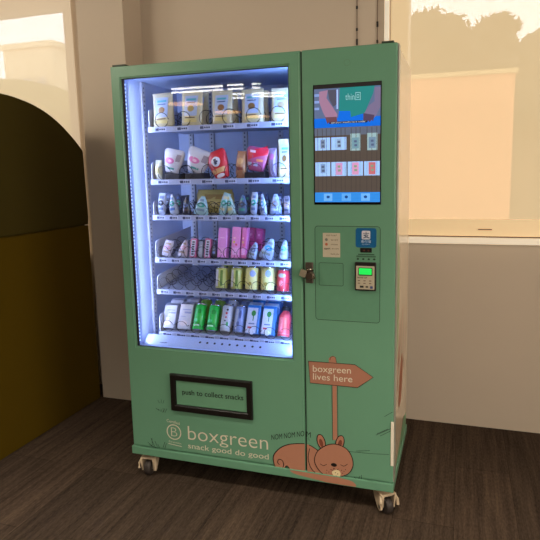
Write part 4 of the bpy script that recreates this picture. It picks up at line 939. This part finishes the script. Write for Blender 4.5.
# --- fifth shelf: drink cans (the left lanes are empty)
g5 = 'cans on the fifth shelf'
lime = G((190, 200, 120), .3); ylw = G((226, 220, 146), .3); grn = G((96, 130, 60)); 
for k, (a, b, lab) in enumerate(((215.5, 227.5, 'lime green and white drink can, leftmost on the fifth shelf'), (230.5, 242.5, 'lime green and white drink can, second from left on the fifth shelf'))):
    o = put('drink_can', 'can', lab, g5, 4, a, b, 267, 3, 0, .05, lambda t, w, h: can(t, w/2, h, lime, [('printed_band', -.75, -.25, .12, .88, G((206, 206, 214)), None), ('printed_band', .1, .5, .15, .85, grn, None), ('printed_picture', -.2, .1, .3, .5, G((226, 224, 180)), 'round')]))
    behind(o, 4, 'second-row lime green drink can right behind the %s lime can of the fifth shelf' % ('leftmost', 'second')[k])
for k, (a, b, lab) in enumerate(((245, 258.5, 'yellow drink can with a blue flower print, left one on the fifth shelf'), (260.5, 274, 'yellow drink can with a blue flower print, right one on the fifth shelf'))):
    o = put('drink_can', 'can', lab, g5, 4, a, b, 266.5, 3, 0, .054, lambda t, w, h: can(t, w/2, h, ylw, [('printed_picture', -.05, .75, .56, .84, G((140, 160, 206)), 'round'), ('printed_band', -.8, -.35, .2, .8, G((232, 226, 150)), None), ('printed_band', -.2, .3, .2, .36, G((170, 150, 70)), 'round')]))
    behind(o, 4, 'second-row yellow drink can right behind the %s yellow can of the fifth shelf' % ('left', 'right')[k])
put('drink_can', 'can', 'red drink can with a silver bottom at the right end of the fifth shelf', g5, 4, 276.5, 289, 269, 3, 0, .05, lambda t, w, h: can(t, w/2, h, G((206, 52, 70), .3), [('printed_band', -.6, .6, .62, .8, G((160, 170, 160)), 'round'), ('printed_picture', -.4, .3, .25, .5, G((226, 120, 130)), 'round')]))

# --- bottom shelf: cartons, cans, a bottle
g6 = 'drinks on the bottom shelf'; silv = G((176, 180, 200)); 
for k, (a, b) in enumerate(((163, 176.5), (178.5, 192))):
    o = put('drink_carton', 'carton', 'silver-white slanted drink carton on the bottom shelf, %s one' % ('leftmost', 'second')[k], g6, 5, a, b, 303-k, 17, 0, .045, lambda t, w, h: carton(t, w, h, .045, silv, G((160, 164, 186)), [('printed_panel', -.8, .5, .1, .3, G((200, 190, 200)), 'round'), ('printed_panel', -.2, .9, .55, .62, G((120, 130, 176)), None), ('printed_panel', -.5, .8, .66, .71, G((130, 140, 184)), None), ('printed_panel', -.7, .1, .42, .46, G((140, 150, 190)), None)]))
    behind(o, 5, 'second-row silver-white carton on the bottom shelf, behind the %s silver carton' % ('leftmost', 'second')[k])
for k, (a, b) in enumerate(((191.5, 203.5), (205.5, 217.5))):
    o = put('drink_can', 'can', 'bright green drink can on the bottom shelf, %s one' % ('left', 'right')[k], g6, 5, a+.5, b, 304+k, 17, 0, .046, lambda t, w, h: can(t, w/2, h, G((34, 196, 84), .35), [('printed_picture', -.5, .2, .3, .42, G((90, 220, 150)), 'round'), ('printed_picture', -.1, .6, .6, .78, G((24, 160, 70)), 'round'), ('printed_band', -.6, .5, .15, .2, G((200, 230, 214)), None)]))
    c_ = behind(o, 5, 'olive green drink can in the second row, behind the %s bright green can' % ('left', 'right')[k])
    for ch in c_.children:
        if ch.name.startswith('can_body'):
            ch.data = ch.data.copy(); ch.data.materials[0] = G((112, 160, 64), .35)
o = put('drink_can', 'can', 'white drink can with red, green and black spots on the bottom shelf', g6, 5, 219.5, 231, 305, 17, 0, .045, lambda t, w, h: can(t, w/2, h, G((188, 200, 226), .3), [('printed_picture', .0, .35, .62, .70, G((200, 60, 80)), 'round'), ('printed_picture', .1, .45, .75, .82, G((40, 44, 70)), 'round'), ('printed_picture', .0, .3, .48, .55, G((190, 60, 90)), 'round'), ('printed_picture', .3, .65, .2, .36, G((60, 170, 110)), 'round'), ('printed_picture', -.1, .2, .36, .42, G((40, 50, 90)), 'round'), ('printed_band', -.7, -.4, .15, .85, G((210, 216, 236)), None)]))
behind(o, 5, 'white spotted drink can in the second row of the bottom shelf')
o = put('drink_can', 'can', 'pale blue drink can next to the white spotted can on the bottom shelf', g6, 5, 232.5, 244, 306, 17, 0, .045, lambda t, w, h: can(t, w/2, h, G((120, 146, 206), .3), [('printed_band', -.6, -.1, .12, .86, G((170, 186, 226)), None), ('printed_picture', .1, .5, .5, .8, G((76, 98, 160)), 'round'), ('printed_picture', -.2, .3, .25, .4, G((80, 100, 160)), 'round')]))
behind(o, 5, 'pale blue drink can in the second row of the bottom shelf')
for k, (a, b) in enumerate(((246, 259.5), (261.5, 275))):
    o = put('drink_carton', 'carton', 'white-blue drink carton with green palm print on the bottom shelf, %s one' % ('left', 'right')[k], g6, 5, a, b, 302.5+k, 17, 0, .045, lambda t, w, h: carton(t, w, h, .045, G((70, 130, 210)), G((196, 210, 236)), [('printed_panel', -.96, .62, .02, .80, G((196, 208, 238)), None), ('printed_picture', -.35, .35, .54, .72, G((40, 140, 74)), 'round'), ('printed_picture', -.05, .08, .40, .56, G((40, 120, 70)), None), ('printed_panel', -.96, .96, .80, .87, G((30, 120, 206)), None), ('printed_picture', -.7, -.1, .16, .22, G((200, 90, 110)), None), ('printed_picture', -.6, .3, .29, .33, G((110, 130, 180)), None)], cap=G((210, 218, 240))))
    behind(o, 5, 'second-row white and blue carton on the bottom shelf, behind the %s palm carton' % ('left', 'right')[k])
put('drink_bottle', 'bottle', 'red drink bottle with a black cap at the right end of the bottom shelf', g6, 5, 277, 289.5, 307.5, 17, 0, .046, lambda t, w, h: bottle(t, w/2, h, G((206, 70, 84), .3), M('cap_black', (20, 20, 28), .4), [('printed_label', -.8, .0, .14, .62, G((222, 110, 130)), None), ('printed_label', .15, .6, .2, .6, G((226, 90, 80)), None)]))
